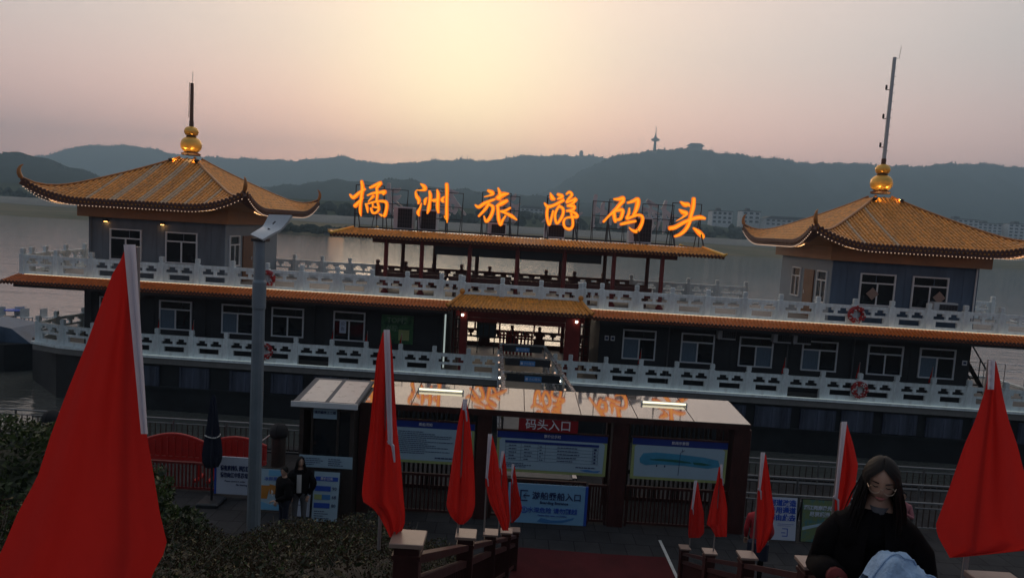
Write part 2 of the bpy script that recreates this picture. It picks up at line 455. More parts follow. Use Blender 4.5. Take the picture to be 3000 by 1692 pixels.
def strip(name, offs, m_):
    rows = [[(x, edge(x) + o, z + (0.25 * math.sin(x * 0.07 + o) if 0 < z < 8 else 0)) for x in XS] for o, z in offs]
    return struct(MB().grid(rows).build(name, m_, smooth=True))
strip('far_bank', [(-8, -0.6), (0, 0.05), (6, 0.7), (30, 2.2), (60, 4.2), (75, 5.2)], M['mud'])
strip('embankment', [(75, 5.2), (75.5, 5.6), (88, 8.6), (90, 9.4), (96, 9.4)], M['concrete'])
strip('far_plain', [(96, 9.3), (110, 9.0), (250, 22), (600, 26), (1500, 30), (2700, 34)], M['plain'])

def ridge(name, prof, Y, front, back, foot):
    x0, x1 = prof[0][0], prof[-1][0]
    n = 220
    rows = []
    ts = [-1, -0.85, -0.7, -0.55, -0.42, -0.3, -0.2, -0.1, -0.04, 0, 0.1, 0.4, 1]
    for t in ts:
        row = []
        for i in range(n + 1):
            x = lerp(x0, x1, i / n)
            h = interp(x, prof) + 2.2 * math.sin(x * 0.05) + 1.6 * math.sin(x * 0.13 + 2)
            end = min(1, min(i, n - i) / 8)
            fall = max(0, 1 - abs(t)) ** 1.25
            gul = 1 + (0.10 * math.sin(x * 0.012 + 3 * t) + 0.07 * math.sin(x * 0.031 - 5 * t) + 0.05 * math.sin(x * 0.07 + 9 * t)) * min(1, abs(t) * 3) * (1 - abs(t))
            z = lerp(foot, h, fall * gul)
            y = Y + (t * front if t < 0 else t * back)
            sh = 1 + (y - Y) / Y          # keeps the ridge fanning out with distance from the river
            row.append((x * (0.4 + 0.6 * sh), y, z))
        rows.append(row)
    return struct(MB().grid(rows).build(name, M['hill'], smooth=True))
FAR = [(-2900, 120), (-2432, 145), (-2108, 164), (-2011, 174), (-1914, 191), (-1785, 234), (-1656, 244), (-1559, 247), (-1462, 236), (-1397, 224), (-1203, 219), (-1074, 224), (-912, 225), (-816, 238), (-720, 255), (-606, 235), (-493, 238), (-365, 256), (-236, 269), (-107, 271), (-12, 296), (116, 305), (277, 314), (406, 309), (634, 274), (900, 200)]
NEAR = [(-190, 60), (-62, 87), (35, 101), (117, 139), (210, 204), (304, 246), (399, 263), (459, 272), (518, 279), (579, 273), (652, 266), (773, 261), (895, 253), (978, 261), (1075, 260), (1196, 261), (1255, 271), (1314, 278), (1398, 282), (1527, 278), (1676, 277), (1919, 267), (2500, 220)]
LEFT = [(-1150, 45), (-927, 57), (-840, 68), (-753, 73), (-724, 72), (-695, 70), (-660, 64), (-626, 53), (-597, 44), (-574, 37), (-545, 30), (-490, 22)]
MID = [(-600, 25), (-527, 40), (-482, 54), (-422, 67), (-355, 76), (-302, 79), (-228, 85), (-190, 85), (-152, 76), (-92, 72), (-1, 70), (59, 68), (112, 65), (200, 50), (300, 30)]
ridge('hill_far', FAR, 2800, 600, 500, 30)
ridge('hill_right', NEAR, 2100, 900, 500, 26)
ridge('hill_left', LEFT, 1000, 350, 300, 22)
ridge('hill_middle', MID, 1300, 450, 400, 24)

def tree_blob(vs, fs, x, y, z, h, w):
    b = len(vs); n = 6
    prof = [(0.35, 0.0), (0.95, 0.35), (0.8, 0.7), (0.3, 0.95)]
    a0 = random.random() * 6
    for r_, t in prof:
        for k in range(n):
            a = a0 + 2 * math.pi * k / n
            q = w * r_ * random.uniform(0.75, 1.2)
            vs.append((x + q * math.cos(a), y + q * math.sin(a), z + h * t * random.uniform(0.92, 1.06)))
    for i in range(3):
        for k in range(n):
            k2 = (k + 1) % n
            fs.append((b + i * n + k, b + i * n + k2, b + i * n + n + k2, b + i * n + n + k))
    fs.append(tuple(b + 3 * n + k for k in range(n)))

def crest_woods(name, label, prof, Y, count, hr, xr):
    vs, fs = [], []
    for i in range(count):
        x = random.uniform(*xr)
        y = Y + random.uniform(-40, 10)
        h = random.uniform(*hr) * random.choice((1, 1, 1, 0.6, 1.35))
        zc = interp(x, prof) + 2.2 * math.sin(x * 0.05) + 1.6 * math.sin(x * 0.13 + 2) - 3.0 + (y - Y) * 0.06
        tree_blob(vs, fs, x * (0.4 + 0.6 * (1 + (y - Y) / Y)), y, zc, h, h * random.uniform(0.22, 0.5))
    o = MB(); o.v, o.f, o.m = vs, fs, [0] * len(fs)
    return tag(o.build(name, M['far_tree']), label, 'woods', kind='stuff')
crest_woods('hilltop_woods', 'thin line of trees along the farthest hazy ridge', FAR, 2800, 1100, (3.5, 8), (-2300, 620))
crest_woods('hilltop_woods', 'line of trees along the crest of the big right hill', NEAR, 2100, 1100, (2.5, 6.5), (-60, 2000))
crest_woods('hilltop_woods', 'trees along the crest of the dark hill at far left', LEFT, 1000, 380, (1.5, 3.2), (-930, -540))
crest_woods('hilltop_woods', 'trees along the crest of the low middle hill', MID, 1300, 460, (2, 4.2), (-530, 250))
# trees standing on the far embankment
vs, fs = [], []
for i in range(900):
    x = random.uniform(-520, 760)
    d = 97 + abs(random.gauss(0, 45))
    if -40 < x < 90 and random.random() < 0.3: continue
    z = interp(d, [(96, 9.2), (110, 9), (250, 22)])
    h = random.uniform(2.5, 7.5) * (0.65 if x < -150 else 1)
    tree_blob(vs, fs, x, edge(x) + d, z - 0.5, h, h * random.uniform(0.4, 0.75))
o = MB(); o.v, o.f, o.m = vs, fs, [0] * len(fs)
tag(o.build('bank_trees', M['far_tree']), 'dark belt of trees along the far river embankment', 'woods', kind='stuff')
vs, fs = [], []
for i in range(160):
    x = random.gauss(-105, 26); d = random.uniform(2, 34)
    tree_blob(vs, fs, x, edge(x) + d, 0.3 + d * 0.05, random.uniform(1.2, 3.2), random.uniform(1.2, 3))
o = MB(); o.v, o.f, o.m = vs, fs, [0] * len(fs)
tag(o.build('reed_bed', M['far_tree']), 'dark patch of scrub on the mud at the far waterline', 'scrub', kind='stuff')

# far buildings, each with walls, roof and rows of windows
M['far_wall'] = mat('far white render', (0.62, 0.64, 0.66), 0.8, var=0.12, vscale=0.2)
M['far_window'] = mat('far window glass', (0.05, 0.06, 0.07), 0.3)
M['far_roof'] = mat('far grey roof', (0.10, 0.10, 0.11), 0.8)
def far_building(x0, x1, Y, z0, z1, storeys, bays, label, roof='flat', depth=14):
    t = thing('far_building', label, 'building', ((x0 + x1) / 2, Y, z0 - 4), 0, 'white buildings on the far bank')
    hw, h = (x1 - x0) / 2, z1 - z0 + 4
    MB().box(-hw, hw, 0, depth, 0, h).build('wall', M['far_wall'], t)
    rb = MB()
    if roof == 'flat':
        rb.box(-hw - 0.5, hw + 0.5, -0.5, depth + 0.5, h + 0.003, h + 0.7)
        rb.box(-hw * 0.5, -hw * 0.1, 3, 8, h + 0.71, h + 3)
    else:
        rb.prism([(-hw - 1, h + 0.003), (hw + 1, h + 0.003), (hw * 0.8, h + 2.6), (-hw * 0.8, h + 2.6)], -1, depth + 1)
    rb.build('roof', M['far_roof'], t)
    wb = MB()
    sh = (h - 4) / storeys
    bw = 2 * hw / bays
    for s_ in range(storeys):
        for b_ in range(bays):
            xc = -hw + (b_ + 0.5) * bw
            zc = 4 + s_ * sh
            wb.box(xc - bw * 0.28, xc + bw * 0.28, -0.12, 0.05, zc + sh * 0.28, zc + sh * 0.8)
    tag(wb.build('windows', M['far_window'], t), kind='stuff')
far_building(185, 204, 650, 23, 35, 3, 4, 'small white block left of the long low hall beyond the right end of the sign')
far_building(214, 231, 652, 25, 36.5, 3, 3, 'square white block with dark flat roof behind the left horn of the right pavilion roof')
far_building(232, 276, 640, 24, 30.5, 2, 9, 'long low white hall left of the right pavilion roof', 'hip')
far_building(438, 470, 700, 27, 43, 5, 6, 'white apartment block just right of the right pavilion roof slope')
far_building(473, 498, 705, 26, 40.5, 5, 5, 'white apartment block second from the right edge of the picture')
far_building(501, 528, 700, 25, 41.5, 5, 5, 'white apartment block at the right edge of the picture')
far_building(390, 432, 720, 26, 40, 4, 8, 'white apartment block partly hidden behind the right pavilion roof')
far_building(4, 27, 700, 23, 28.5, 2, 5, 'pale low building between the third and fourth sign characters', 'hip')
far_building(-19, 0, 705, 22, 26, 1, 5, 'pale single storey shed left of the pale low building between sign characters', 'hip')
far_building(120, 160, 690, 23, 29, 2, 8, 'pale long building low behind the fifth sign character', 'hip')

# television tower, dome and summit hall on the right hill
t = thing('television_tower', 'slender television tower with a round pod on the hill crest', 'tower', (404, 2085, 255))
MB().lathe([(6.5, -6), (5.2, 10), (4.2, 25), (3.6, 36)], 10).build('shaft', M['concrete'], t)
MB().lathe([(4, 35), (12, 37.5), (13, 40), (11.5, 43), (6, 45), (4.5, 49)], 16).build('pod', M['concrete'], t)
MB().lathe([(2.6, 48), (2.0, 58), (1.1, 60), (0.8, 79)], 8).build('antenna', M['concrete'], t)
t = thing('dome_building', 'small domed building standing on the ridge left of the television tower', 'building', (246, 2780, 300))
MB().lathe([(8, -12), (8, 16), (8.8, 16.7), (8.8, 18)], 14).build('drum', M['concrete'], t)
MB().lathe([(8.8, 18), (8.2, 23), (6.4, 28), (3.2, 31), (0.3, 32)], 14).build('dome', M['concrete'], t)
t = thing('summit_hall', 'low hall with a curved roof on the summit right of the television tower', 'building', (524, 2080, 273))
MB().box(-20, 20, -6, 6, -8, 9).build('wall', M['concrete'], t)
MB().prism([(-27, 10), (-22, 9.05), (22, 9.05), (27, 10), (17, 15), (15, 17.5), (-15, 17.5), (-17, 15)], -9, 9).build('roof', M['far_roof'], t)
for x, z, lab in ((-232, 250, 'left one of two thin masts on the far ridge under the sun'), (-211, 250, 'right one of two thin masts on the far ridge under the sun')):
    t = thing('radio_mast', lab, 'mast', (x, 2795, z), 0, 'thin masts on the far ridge')
    MB().tube([(0, 0, 0), (0, 0, 41)], [1.2, 0.5], 5).build('pole', M['concrete'], t)
    MB().box(-2.2, 2.2, -0.3, 0.3, 30, 31.2).build('crossarm', M['concrete'], t)

# ------------------------------------------------------------------ the island: quay, slope, stairs
PZ = 1.1
def xl(y): return -0.59 + 0.099 * (y - 4.4)
def xr(y): return 2.83 + 0.142 * (y - 5.9)
def gz(y): return lerp(6.8, PZ, min(1, max(0, (y - 1.5) / 11.9)))
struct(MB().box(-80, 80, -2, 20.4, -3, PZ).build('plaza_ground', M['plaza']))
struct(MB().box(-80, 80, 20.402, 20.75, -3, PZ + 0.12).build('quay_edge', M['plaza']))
mb = MB()
ys = [-40, -6, 1.5, 3, 4.5, 6, 7.5, 9, 10.5, 12, 13.4]
mb.grid([[(x, y, gz(y) + (0.06 * math.sin(x * 2 + y * 3) if 1.6 < y < 13 else 0) + 0.004) for x in list(np.linspace(-80, -8, 10)) + [-6.5, -5, -4, -3, -2.2, xl(y) - 0.12]] for y in ys])
mb.grid([[(x, y, gz(y) + 0.004) for x in [xr(y) + 0.12, xr(y) + 3, 12, 30, 80]] for y in ys])
struct(mb.build('planted_slope', M['soil'], smooth=True))
mb = MB()
nst = 38
mb.add([(xl(-40), -40, 6.8), (xr(-40), -40, 6.8), (xr(1.5), 1.5, 6.8), (xl(1.5), 1.5, 6.8)], [(0, 1, 2, 3)])
for i in range(nst):
    y0, y1 = 1.5 + i * 11.9 / nst, 1.5 + (i + 1) * 11.9 / nst
    z1 = 6.8 - (i + 1) * 5.7 / nst; z0 = z1 + 5.7 / nst
    if i == nst - 1: z1 += 0.005
    mb.add([(xl(y0), y0, z0), (xr(y0), y0, z0), (xr(y0), y0, z1), (xl(y0), y0, z1)], [(3, 2, 1, 0)])
    mb.add([(xl(y0), y0, z1), (xr(y0), y0, z1), (xr(y1), y1, z1), (xl(y1), y1, z1)], [(0, 1, 2, 3)])
for fx in (lambda y: xl(y) - 0.125, lambda y: xr(y) + 0.115):
    y0, y1 = -6, 13.6
    for a, b_ in ((-6, 1.5), (1.5, 13.4)):
        za, zb = gz(a) + 0.06, gz(b_) + 0.06
        mb.add([(fx(a), a, za), (fx(b_), b_, zb), (fx(b_) + 0.24 * (1 if fx(5) < 1 else -1), b_, zb), (fx(a) + 0.24 * (1 if fx(5) < 1 else -1), a, za),
                (fx(a), a, 0.5), (fx(b_), b_, 0.5), (fx(b_) + 0.24 * (1 if fx(5) < 1 else -1), b_, 0.5), (fx(a) + 0.24 * (1 if fx(5) < 1 else -1), a, 0.5)],
               [(0, 1, 2, 3), (0, 4, 5, 1), (2, 6, 7, 3), (1, 5, 6, 2)])
struct(mb.build('stairs', M['plaza']))
struct(MB().add([(0.25, 13.5, PZ + 0.005), (3.86, 13.5, PZ + 0.005), (3.90, 15.05, PZ + 0.005), (2.5, 15.03, PZ + 0.005), (0.5, 15.12, PZ + 0.005)], [(0, 1, 2, 3, 4)]).build('red_floor_patch', M['red_floor']))
struct(MB().box(3.88, 3.95, 13.5, 15.9, PZ + 0.009, PZ + 0.012).build('floor_line', M['line_white']))

# ------------------------------------------------------------------ the moored pavilion boat (local: x along it, y away from the quay)
TH, BY = R(1.8), 27.2
boat = thing('pavilion_boat', 'long moored pontoon boat with golden tiled pavilions and white stone-like railings', 'boat', (0, BY, 0), -TH)
def B(x, y, z):
    c, s_ = math.cos(TH), math.sin(TH)
    return (x * c + y * s_, BY - x * s_ + y * c, z)
D1, D2 = 2.33, 5.26          # deck levels
LB, RB = -20.4, 24.0         # ends

# hull
low_plan = [(-15.9, -0.12), (RB, -0.12), (RB, 7.5), (-19.6, 7.5), (-20.6, 4.6), (-20.5, 1.1), (-18.9, 0.5), (-17.5, 0.3)]
MB().plan([(-15.6, 0.10), (RB, 0.10), (RB, 7.3), (-19.0, 7.3), (-22.4, 4.6), (-22.4, 3.6), (-19.4, 1.0)], -0.8, 2.0).build('hull', M['hull'], boat)
MB().plan(low_plan, 2.003, D1 - 0.06).build('lower_deck', M['deck'], boat)
rim = MB()
for i in range(len(low_plan)):
    a, b_ = low_plan[i], low_plan[(i + 1) % len(low_plan)]
    rim.bar((a[0], a[1], D1 - 0.02), (b_[0], b_[1], D1 - 0.02), 0.16, 0.10)
rim.build('deck_rim', M['white_rail'], boat)
rub = MB()
for z in (0.95, 1.93): rub.box(-15.7, RB, -0.02, 0.098, z, z + 0.09)
rub.build('rubbing_strake', M['hull'], boat)
fen = MB()
fen.box(0.0, 0.68, -0.075, 0.0, 0, 0.86); fen.box(0.70, 1.38, -0.085, 0.0, 0.0, 0.86)
for k in range(3): fen.tube([(0.1 + k * 0.58, -0.10, 0.02), (0.1 + k * 0.58, -0.10, 0.84)], 0.03, 6)
fen_me = fen.mesh('fender_panel', M['fender'])
for x in (-15.6, -13.5, -11.4, -9.67, -7.9, -5.9, 4.5, 6.3, 8.2, 10.03, 11.84, 13.45, 15.1, 16.8, 18.6, 20.4):
    link('fender_panel', fen_me, boat, (x, 0.09, 1.05 + 0.03 * math.sin(x * 3)), 0, (random.uniform(0.9, 1.08), 1, random.uniform(0.93, 1.02)))

# upper deck slab, with the porch bulging out in the middle
up_plan = [(LB, 0.1), (-2.2, 0.1), (-2.0, -0.35), (2.8, -0.35), (3.0, 0.1), (RB, 0.1), (RB, 7.5), (-21.6, 7.5)]
MB().plan(up_plan, D2 - 0.24, D2).build('upper_deck', M['deck'], boat)
edge_b = MB()
for i in range(len(up_plan)):
    a, b_ = up_plan[i], up_plan[(i + 1) % len(up_plan)]
    edge_b.bar((a[0], a[1] - 0.0, D2 - 0.02), (b_[0], b_[1], D2 - 0.02), 0.13, 0.17)
edge_b.build('deck_edge_trim', M['white_rail'], boat)

# ---- railing pieces: a bay panel of unit length 1.43, posts with caps
BAY = 1.43
def rail_panel(m_, low=True):
    p = MB(); L = BAY; t = 0.05
    p.box(0.08, L - 0.08, -t - 0.02, t + 0.02, 0.735, 0.86)
    c = L / 2
    for x0, x1, z0, z1 in ((0.08, 0.19, 0.50, 0.735), (L - 0.19, L - 0.08, 0.50, 0.735), (c - 0.055, c + 0.055, 0.50, 0.735),
                           (0.19, 0.30, 0.625, 0.735), (L - 0.30, L - 0.19, 0.625, 0.735), (c - 0.15, c - 0.055, 0.625, 0.735), (c + 0.055, c + 0.15, 0.625, 0.735),
                           (0.08, L - 0.08, 0.41, 0.50)):
        p.box(x0, x1, -t, t, z0, z1)
    if low:
        for x0, x1, z0, z1 in ((0.08, 0.30, 0.19, 0.41), (L - 0.30, L - 0.08, 0.19, 0.41), (0.08, L - 0.08, 0.0, 0.19)):
            p.box(x0, x1, -t, t, z0, z1)
        p.box(0.08, L - 0.08, -t - 0.03, t + 0.03, -0.02, 0.05)
    return p.mesh('railing_panel', m_)
def rail_post(m_):
    p = MB()
    p.cbox(-0.1, 0.1, -0.1, 0.1, 0, 0.9, 0.012)
    p.box(-0.055, 0.055, -0.055, 0.055, 0.9, 0.94)
    p.cbox(-0.085, 0.085, -0.085, 0.085, 0.94, 1.13, 0.02)
    return p.mesh('railing_post', m_)
PW, PR = rail_panel(M['white_rail']), rail_panel(M['red_rail'])
PWH = rail_panel(M['white_rail'], False)
QW, QR = rail_post(M['white_rail']), rail_post(M['red_rail'])
def rail_run(pts, z, pm, qm, skip=(), half=(), posts=True, last=True):
    for i, (x, y) in enumerate(pts):
        if posts and (last or i < len(pts) - 1): link('railing_post', qm, boat, (x, y, z))
        if i < len(pts) - 1 and i not in skip:
            x2, y2 = pts[i + 1]
            L = math.hypot(x2 - x, y2 - y)
            o = link('railing_panel', PWH if i in half else pm, boat, (x, y, z), math.atan2(y2 - y, x2 - x))
            o.scale = (L / BAY, 1, random.uniform(0.99, 1.01)); o.rotation_euler.x = random.uniform(-0.012, 0.012)
lowx = [-15.9, -14.42, -12.98, -11.54, -10.1, -8.66, -7.18, -5.78, -4.37, -2.99, -1.6, -0.35]
rail_run([(-19.9, 5.3), (-20.35, 4.2), (-20.6, 2.7), (-20.3, 1.18), (-18.85, 0.66), (-17.35, 0.36)] + [(x, 0) for x in lowx], D1, PW, QW, half=(11,))
lowr = [1.9, 2.52, 3.94, 5.35, 6.77, 8.19, 9.63, 11.09, 12.55, 14.02, 15.45, 16.88, 18.27, 19.7, 21.1, 22.5, 23.9]
rail_run([(x, 0) for x in lowr], D1, PW, QW, half=(7,))
upl = [-20.25, -18.83, -17.34, -15.87, -14.41, -12.91, -11.45, -10.02, -8.59, -7.12, -5.71, -4.27, -2.87, -2.1]
upc = [(-1.95, -0.2), (-0.38, -0.2), (1.16, -0.2), (2.72, -0.2)]
upr = [2.88, 3.61, 5.0, 6.42, 7.84, 9.3, 10.72, 12.18, 13.64, 15.08, 16.52, 17.95, 19.34, 20.8, 22.2, 23.6]
rail_run([(-21.45, 5.9), (-21.3, 4.3), (-20.95, 2.5), (-20.6, 1.2)] + [(x, 0.25) for x in upl], D2, PW, QW)
rail_run(upc, D2, PW, QW)
rail_run([(x, 0.25) for x in upr], D2, PW, QW)
# railings of the river side
bx = [-12.85 + 1.43 * i for i in range(18)]
rail_run([(x, 7.3) for x in bx[:5]], D2, PW, QW, last=False)
rail_run([(x, 7.3) for x in bx[4:14]], D2, PR, QR, last=False)
rail_run([(x, 7.3) for x in bx[13:]], D2, PW, QW)
rail_run([(19.3 + 1.43 * i, 7.3) for i in range(4)], D2, PW, QW)
rail_run([(-2.9 + 1.4 * i, 7.3) for i in range(6)], D1, PR, QR)

# ---- tiled eaves
def ribs(S, us, t0, t1, r_, courses, m_name, out, ends=None, n=5, up=Vector((0, 0, 1))):
    """half-round tile rows running down a surface S(u, t); radius steps once per course"""
    for u in us:
        a, b_ = (t0(u), t1(u))
        if b_ - a < 0.03: continue
        nc = max(1, int(round(courses * (b_ - a))))
        pts, rad = [], []
        for k in range(nc):
            for q, rr in ((0.0, 0.82), (0.97, 1.08)):
                pts.append(Vector(S(u, lerp(a, b_, (k + q) / nc)))); rad.append(r_ * rr)
        vs, fs = [], []
        d_all = (pts[-1] - pts[0]).normalized()
        for i, p in enumerate(pts):
            d = (pts[min(i + 1, len(pts) - 1)] - pts[max(0, i - 1)]).normalized()
            sd = d.cross(up).normalized(); nn = sd.cross(d).normalized()
            for k in range(n):
                th = math.pi * k / (n - 1)
                vs.append(p + sd * (math.cos(th) * rad[i]) + nn * (math.sin(th) * rad[i] + 0.004))
        for i in range(len(pts) - 1):
            for k in range(n - 1):
                fs.append((i * n + k, i * n + k + 1, i * n + n + k + 1, i * n + n + k))
        fs.append(tuple((len(pts) - 1) * n + k for k in range(n)))
        out(u, vs, fs)
        if ends is not None:
            p = pts[-1]; sd = d_all.cross(up).normalized()
            e = MB()
            c = p + Vector((0, 0, 0.02)) + d_all * 0.005
            ring = [c + sd * (math.cos(2 * math.pi * k / 8) * r_ * 1.25) + Vector((0, 0, math.sin(2 * math.pi * k / 8) * r_ * 1.25)) for k in range(8)]
            ends.add(ring + [q + d_all * 0.03 for q in ring], [tuple(range(8)), tuple(range(15, 7, -1))] + [(k, 8 + k, 8 + (k + 1) % 8, (k + 1) % 8) for k in range(8)])
            c2 = p + sd * (-0.5 * 0.14) if False else None

def eave(name, a, b_, c, d, step, r_, m_, courses=4, parent=boat, trim=True):
    """tiled strip: a-b the top edge, d-c the bottom edge"""
    a, b_, c, d = Vector(a), Vector(b_), Vector(c), Vector(d)
    S = lambda u, t: (a.lerp(b_, u)).lerp(d.lerp(c, u), t)
    L = (c - d).length
    k = max(2, int(L / step))
    mb = MB()
    mb.add([a, b_, c, d], [(3, 2, 1, 0)])
    dn = Vector((0, 0, -0.07))
    mb.add([a + dn, b_ + dn, c + dn, d + dn], [(0, 1, 2, 3)])
    mb.add([d, c, c + dn, d + dn], [(0, 1, 2, 3)]); mb.add([a, d, d + dn, a + dn], [(0, 1, 2, 3)]); mb.add([b_, c, c + dn, b_ + dn], [(3, 2, 1, 0)])
    ends = MB()
    dirv = (d - a).normalized(); sdv = (b_ - a).normalized()
    upv = sdv.cross(dirv); upv = upv if upv.z > 0 else -upv
    ribs(S, [(i + 0.5) / k for i in range(k)], lambda u: 0.0, lambda u: 1.0, r_, courses, None, lambda u, v_, f_: mb.add(v_, f_), ends, up=upv)
    # drip tiles between the row ends
    for i in range(k + 1):
        p = S(i / k, 1.0); w = L / k * 0.34; s_ = (c - d).normalized()
        q = [p - s_ * w + Vector((0, 0, 0.02)), p + s_ * w + Vector((0, 0, 0.02)), p + s_ * w * 0.7 + Vector((0, 0, -0.075)), p + Vector((0, 0, -0.11)), p - s_ * w * 0.7 + Vector((0, 0, -0.075))]
        q = [x_ + dirv * 0.006 for x_ in q]
        ends.add(q + [x_ + dirv * 0.02 for x_ in q], [(0, 1, 2, 3, 4), (9, 8, 7, 6, 5)] + [(j, 5 + j, 5 + (j + 1) % 5, (j + 1) % 5) for j in range(5)])
    o = tag(mb.build(name, m_, parent), kind='stuff')
    tag(ends.build('eave_tile_ends', M['tile_end'], o), kind='stuff')
    return o
for x0, x1 in ((-20.55, -2.35), (3.15, RB)):
    eave('tiled_eave', (x0 + (0.35 if x0 < -3 else 0), 0.03, 5.33), (x1, 0.03, 5.33), (x1, -0.55, 5.07), (x0, -0.55, 5.07), 0.145, 0.042, M['tile_red'])
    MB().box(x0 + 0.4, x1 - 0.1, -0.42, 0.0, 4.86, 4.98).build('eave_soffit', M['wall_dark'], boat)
eave('tiled_eave', (-21.3, 2.6, 5.33), (-20.25, 0.0, 5.33), (-20.6, -0.5, 5.07), (-21.75, 2.5, 5.07), 0.145, 0.042, M['tile_red'])
# porch roof over the gate
eave('porch_roof', (-1.95, -0.32, 5.62), (2.75, -0.32, 5.62), (3.12, -1.05, 5.2), (-2.36, -1.05, 5.2), 0.145, 0.042, M['tile'], 5)
eave('porch_roof', (-1.95, 0.0, 5.62), (-1.95, -0.32, 5.62), (-2.36, -1.05, 5.2), (-2.36, 0.0, 5.2), 0.145, 0.042, M['tile'], 5)
eave('porch_roof', (2.75, -0.32, 5.62), (2.75, 0.0, 5.62), (3.12, 0.0, 5.2), (3.12, -1.05, 5.2), 0.145, 0.042, M['tile'], 5)
for s_, x0, x1 in ((-1, -1.95, -2.42), (1, 2.75, 3.18)):
    hp = MB()
    hp.tube([(x0, -0.3, 5.68), (lerp(x0, x1, .5), -0.7, 5.46), (x1, -1.1, 5.27), (x1 + s_ * 0.06, -1.2, 5.36)], [0.06, 0.065, 0.07, 0.03], 6)
    hr_ = hp.build('hip_ridge', M['tile'], boat)
    MB().ball((x0, -0.3, 5.78), 0.11, 8, 6).build('ridge_ball', M['tile'], hr_)
MB().box(-1.9, 2.7, -0.30, -0.18, 5.55, 5.66).build('porch_ridge', M['tile'], boat)
# led strips on the ledges at the foot of the railings
MB().box(-20.0, -2.4, -0.02, 0.02, 5.345, 5.365).box(3.2, RB, -0.02, 0.02, 5.345, 5.365).build('led_strip', M['led_cool'], boat)
MB().box(-20.0, -2.5, -0.40, -0.37, 5.0, 5.02).build('eave_led_strip', M['led'], boat)
MB().box(-15.6, -0.6, -0.19, -0.165, D1 + 0.032, D1 + 0.045).box(2.0, RB - 0.2, -0.19, -0.165, D1 + 0.032, D1 + 0.045).build('rim_led_strip', M['gate_led'], boat)

# ---- lower cabins
def window(x0, x1, z0, z1, y, face=-1, kind=0, parent=boat, axis='x', trim=0.055):
    """two sashes under a transom; frame > panes"""
    w, h = x1 - x0, z1 - z0
    f = MB(); t = trim
    f.box(0, w, -0.06, 0.03, h - t, h); f.box(0, w, -0.075, 0.03, 0, t)
    f.box(0, t, -0.06, 0.03, t, h - t); f.box(w - t, w, -0.06, 0.03, t, h - t)
    zt = h * 0.70
    f.box(t, w - t, -0.055, 0.03, zt - t / 2, zt + t / 2)
    f.box(w / 2 - t / 2, w / 2 + t / 2, -0.05, 0.03, t, zt - t / 2)
    o = f.build('window', M['frame'], parent)
    if axis == 'x': o.location = (x0, y, z0)
    else:
        o.location = (y, x0, z0); o.rotation_euler = (0, 0, R(90) if face > 0 else R(-90))
        if face < 0: o.location = (y, x1, z0)
    for k, (a, b_, c, d) in enumerate(((t, w / 2 - t / 2, t, zt - t / 2), (w / 2 + t / 2, w - t, t, zt - t / 2), (t, w - t, zt + t / 2, h - t))):
        mm = M['glass']
        if kind == 1 and k == 0: mm = M['curtain']
        if kind == 2 and k == 1: mm = M['curtain']
        MB().box(a, b_, -0.02 + 0.012 * k, 0.01 + 0.012 * k, c, d).build('pane', mm, o)
    return o
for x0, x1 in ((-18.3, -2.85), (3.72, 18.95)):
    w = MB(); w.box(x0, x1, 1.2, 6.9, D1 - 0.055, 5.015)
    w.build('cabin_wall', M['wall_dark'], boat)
    seams = MB(); x = x0 + 0.6
    while x < x1:
        seams.box(x, x + 0.03, 1.185, 1.203, D1, 4.9); x += 1.22
    seams.build('wall_batten', M['wall_dark'], boat)
for i, (a, b_, kd) in enumerate(((-17.6, -16.25, 0), (-15.0, -13.6, 1), (-12.3, -10.92, 1), (-10.15, -8.77, 0), (-7.5, -6.15, 0),
                                 (4.7, 6.08, 1), (7.12, 8.5, 1), (9.52, 10.92, 2), (12.1, 13.55, 1), (14.78, 16.22, 0), (16.88, 18.33, 1))):
    window(a, b_, 3.22, 4.47, 1.19, kind=kd)
for x in (-17.95, -13.0, -8.3, 6.6, 11.5, 14.2):
    MB().tube([(x, 1.14, D1), (x, 1.14, 4.85)], 0.03, 6).build('wall_pipe', M['wall_dark'] if x < 0 else M['grey_cloth'], boat)
for x0, x1, z in ((-18.2, -3.0, 4.72), (3.8, 18.9, 4.74)):
    n_ = 24
    MB().tube([(lerp(x0, x1, i / n_), 1.15, z - 0.03 * abs(math.sin(i * 1.3))) for i in range(n_ + 1)], 0.012, 5).build('wall_cable', M['dark_steel'], boat)
# poster notice on one window, green ranking poster beside the gate
n1 = thing('window_notice', 'small white paper notice on the glass of the lower deck window nearest the gate', 'notice', B(-7.22, 1.12, 3.55), -TH)
MB().box(0, 0.28, -0.008, 0.0, 0, 0.55).build('paper', M['board_white'], n1)
lettering(n1, '公', 0.17, M['ink'], (0.14, -0.012, 0.40)); lettering(n1, '告', 0.17, M['ink'], (0.14, -0.012, 0.18))
n1 = thing('ranking_poster', 'dark green poster headed TOP on the lower cabin wall left of the gate', 'poster', B(-5.45, 1.14, 3.25), -TH)
M['poster_green'] = mat('dark green poster', (0.015, 0.07, 0.035), 0.4, col2=(0.05, 0.16, 0.06), vscale=3)
M['poster_ink'] = mat('pale green lettering', (0.18, 0.30, 0.20), 0.6)
MB().box(0, 1.36, -0.03, 0.0, 0, 1.2).build('sheet', M['poster_green'], n1)
lettering(n1, 'TOP榜', 0.30, M['poster_ink'], (0.68, -0.036, 0.98), offset=0.006)
lettering(n1, '必玩', 0.26, M['poster_ink'], (0.45, -0.036, 0.62), offset=0.004)
MB().box(0.75, 1.2, -0.036, -0.031, 0.15, 0.6).build('picture', M['board_green'], n1)
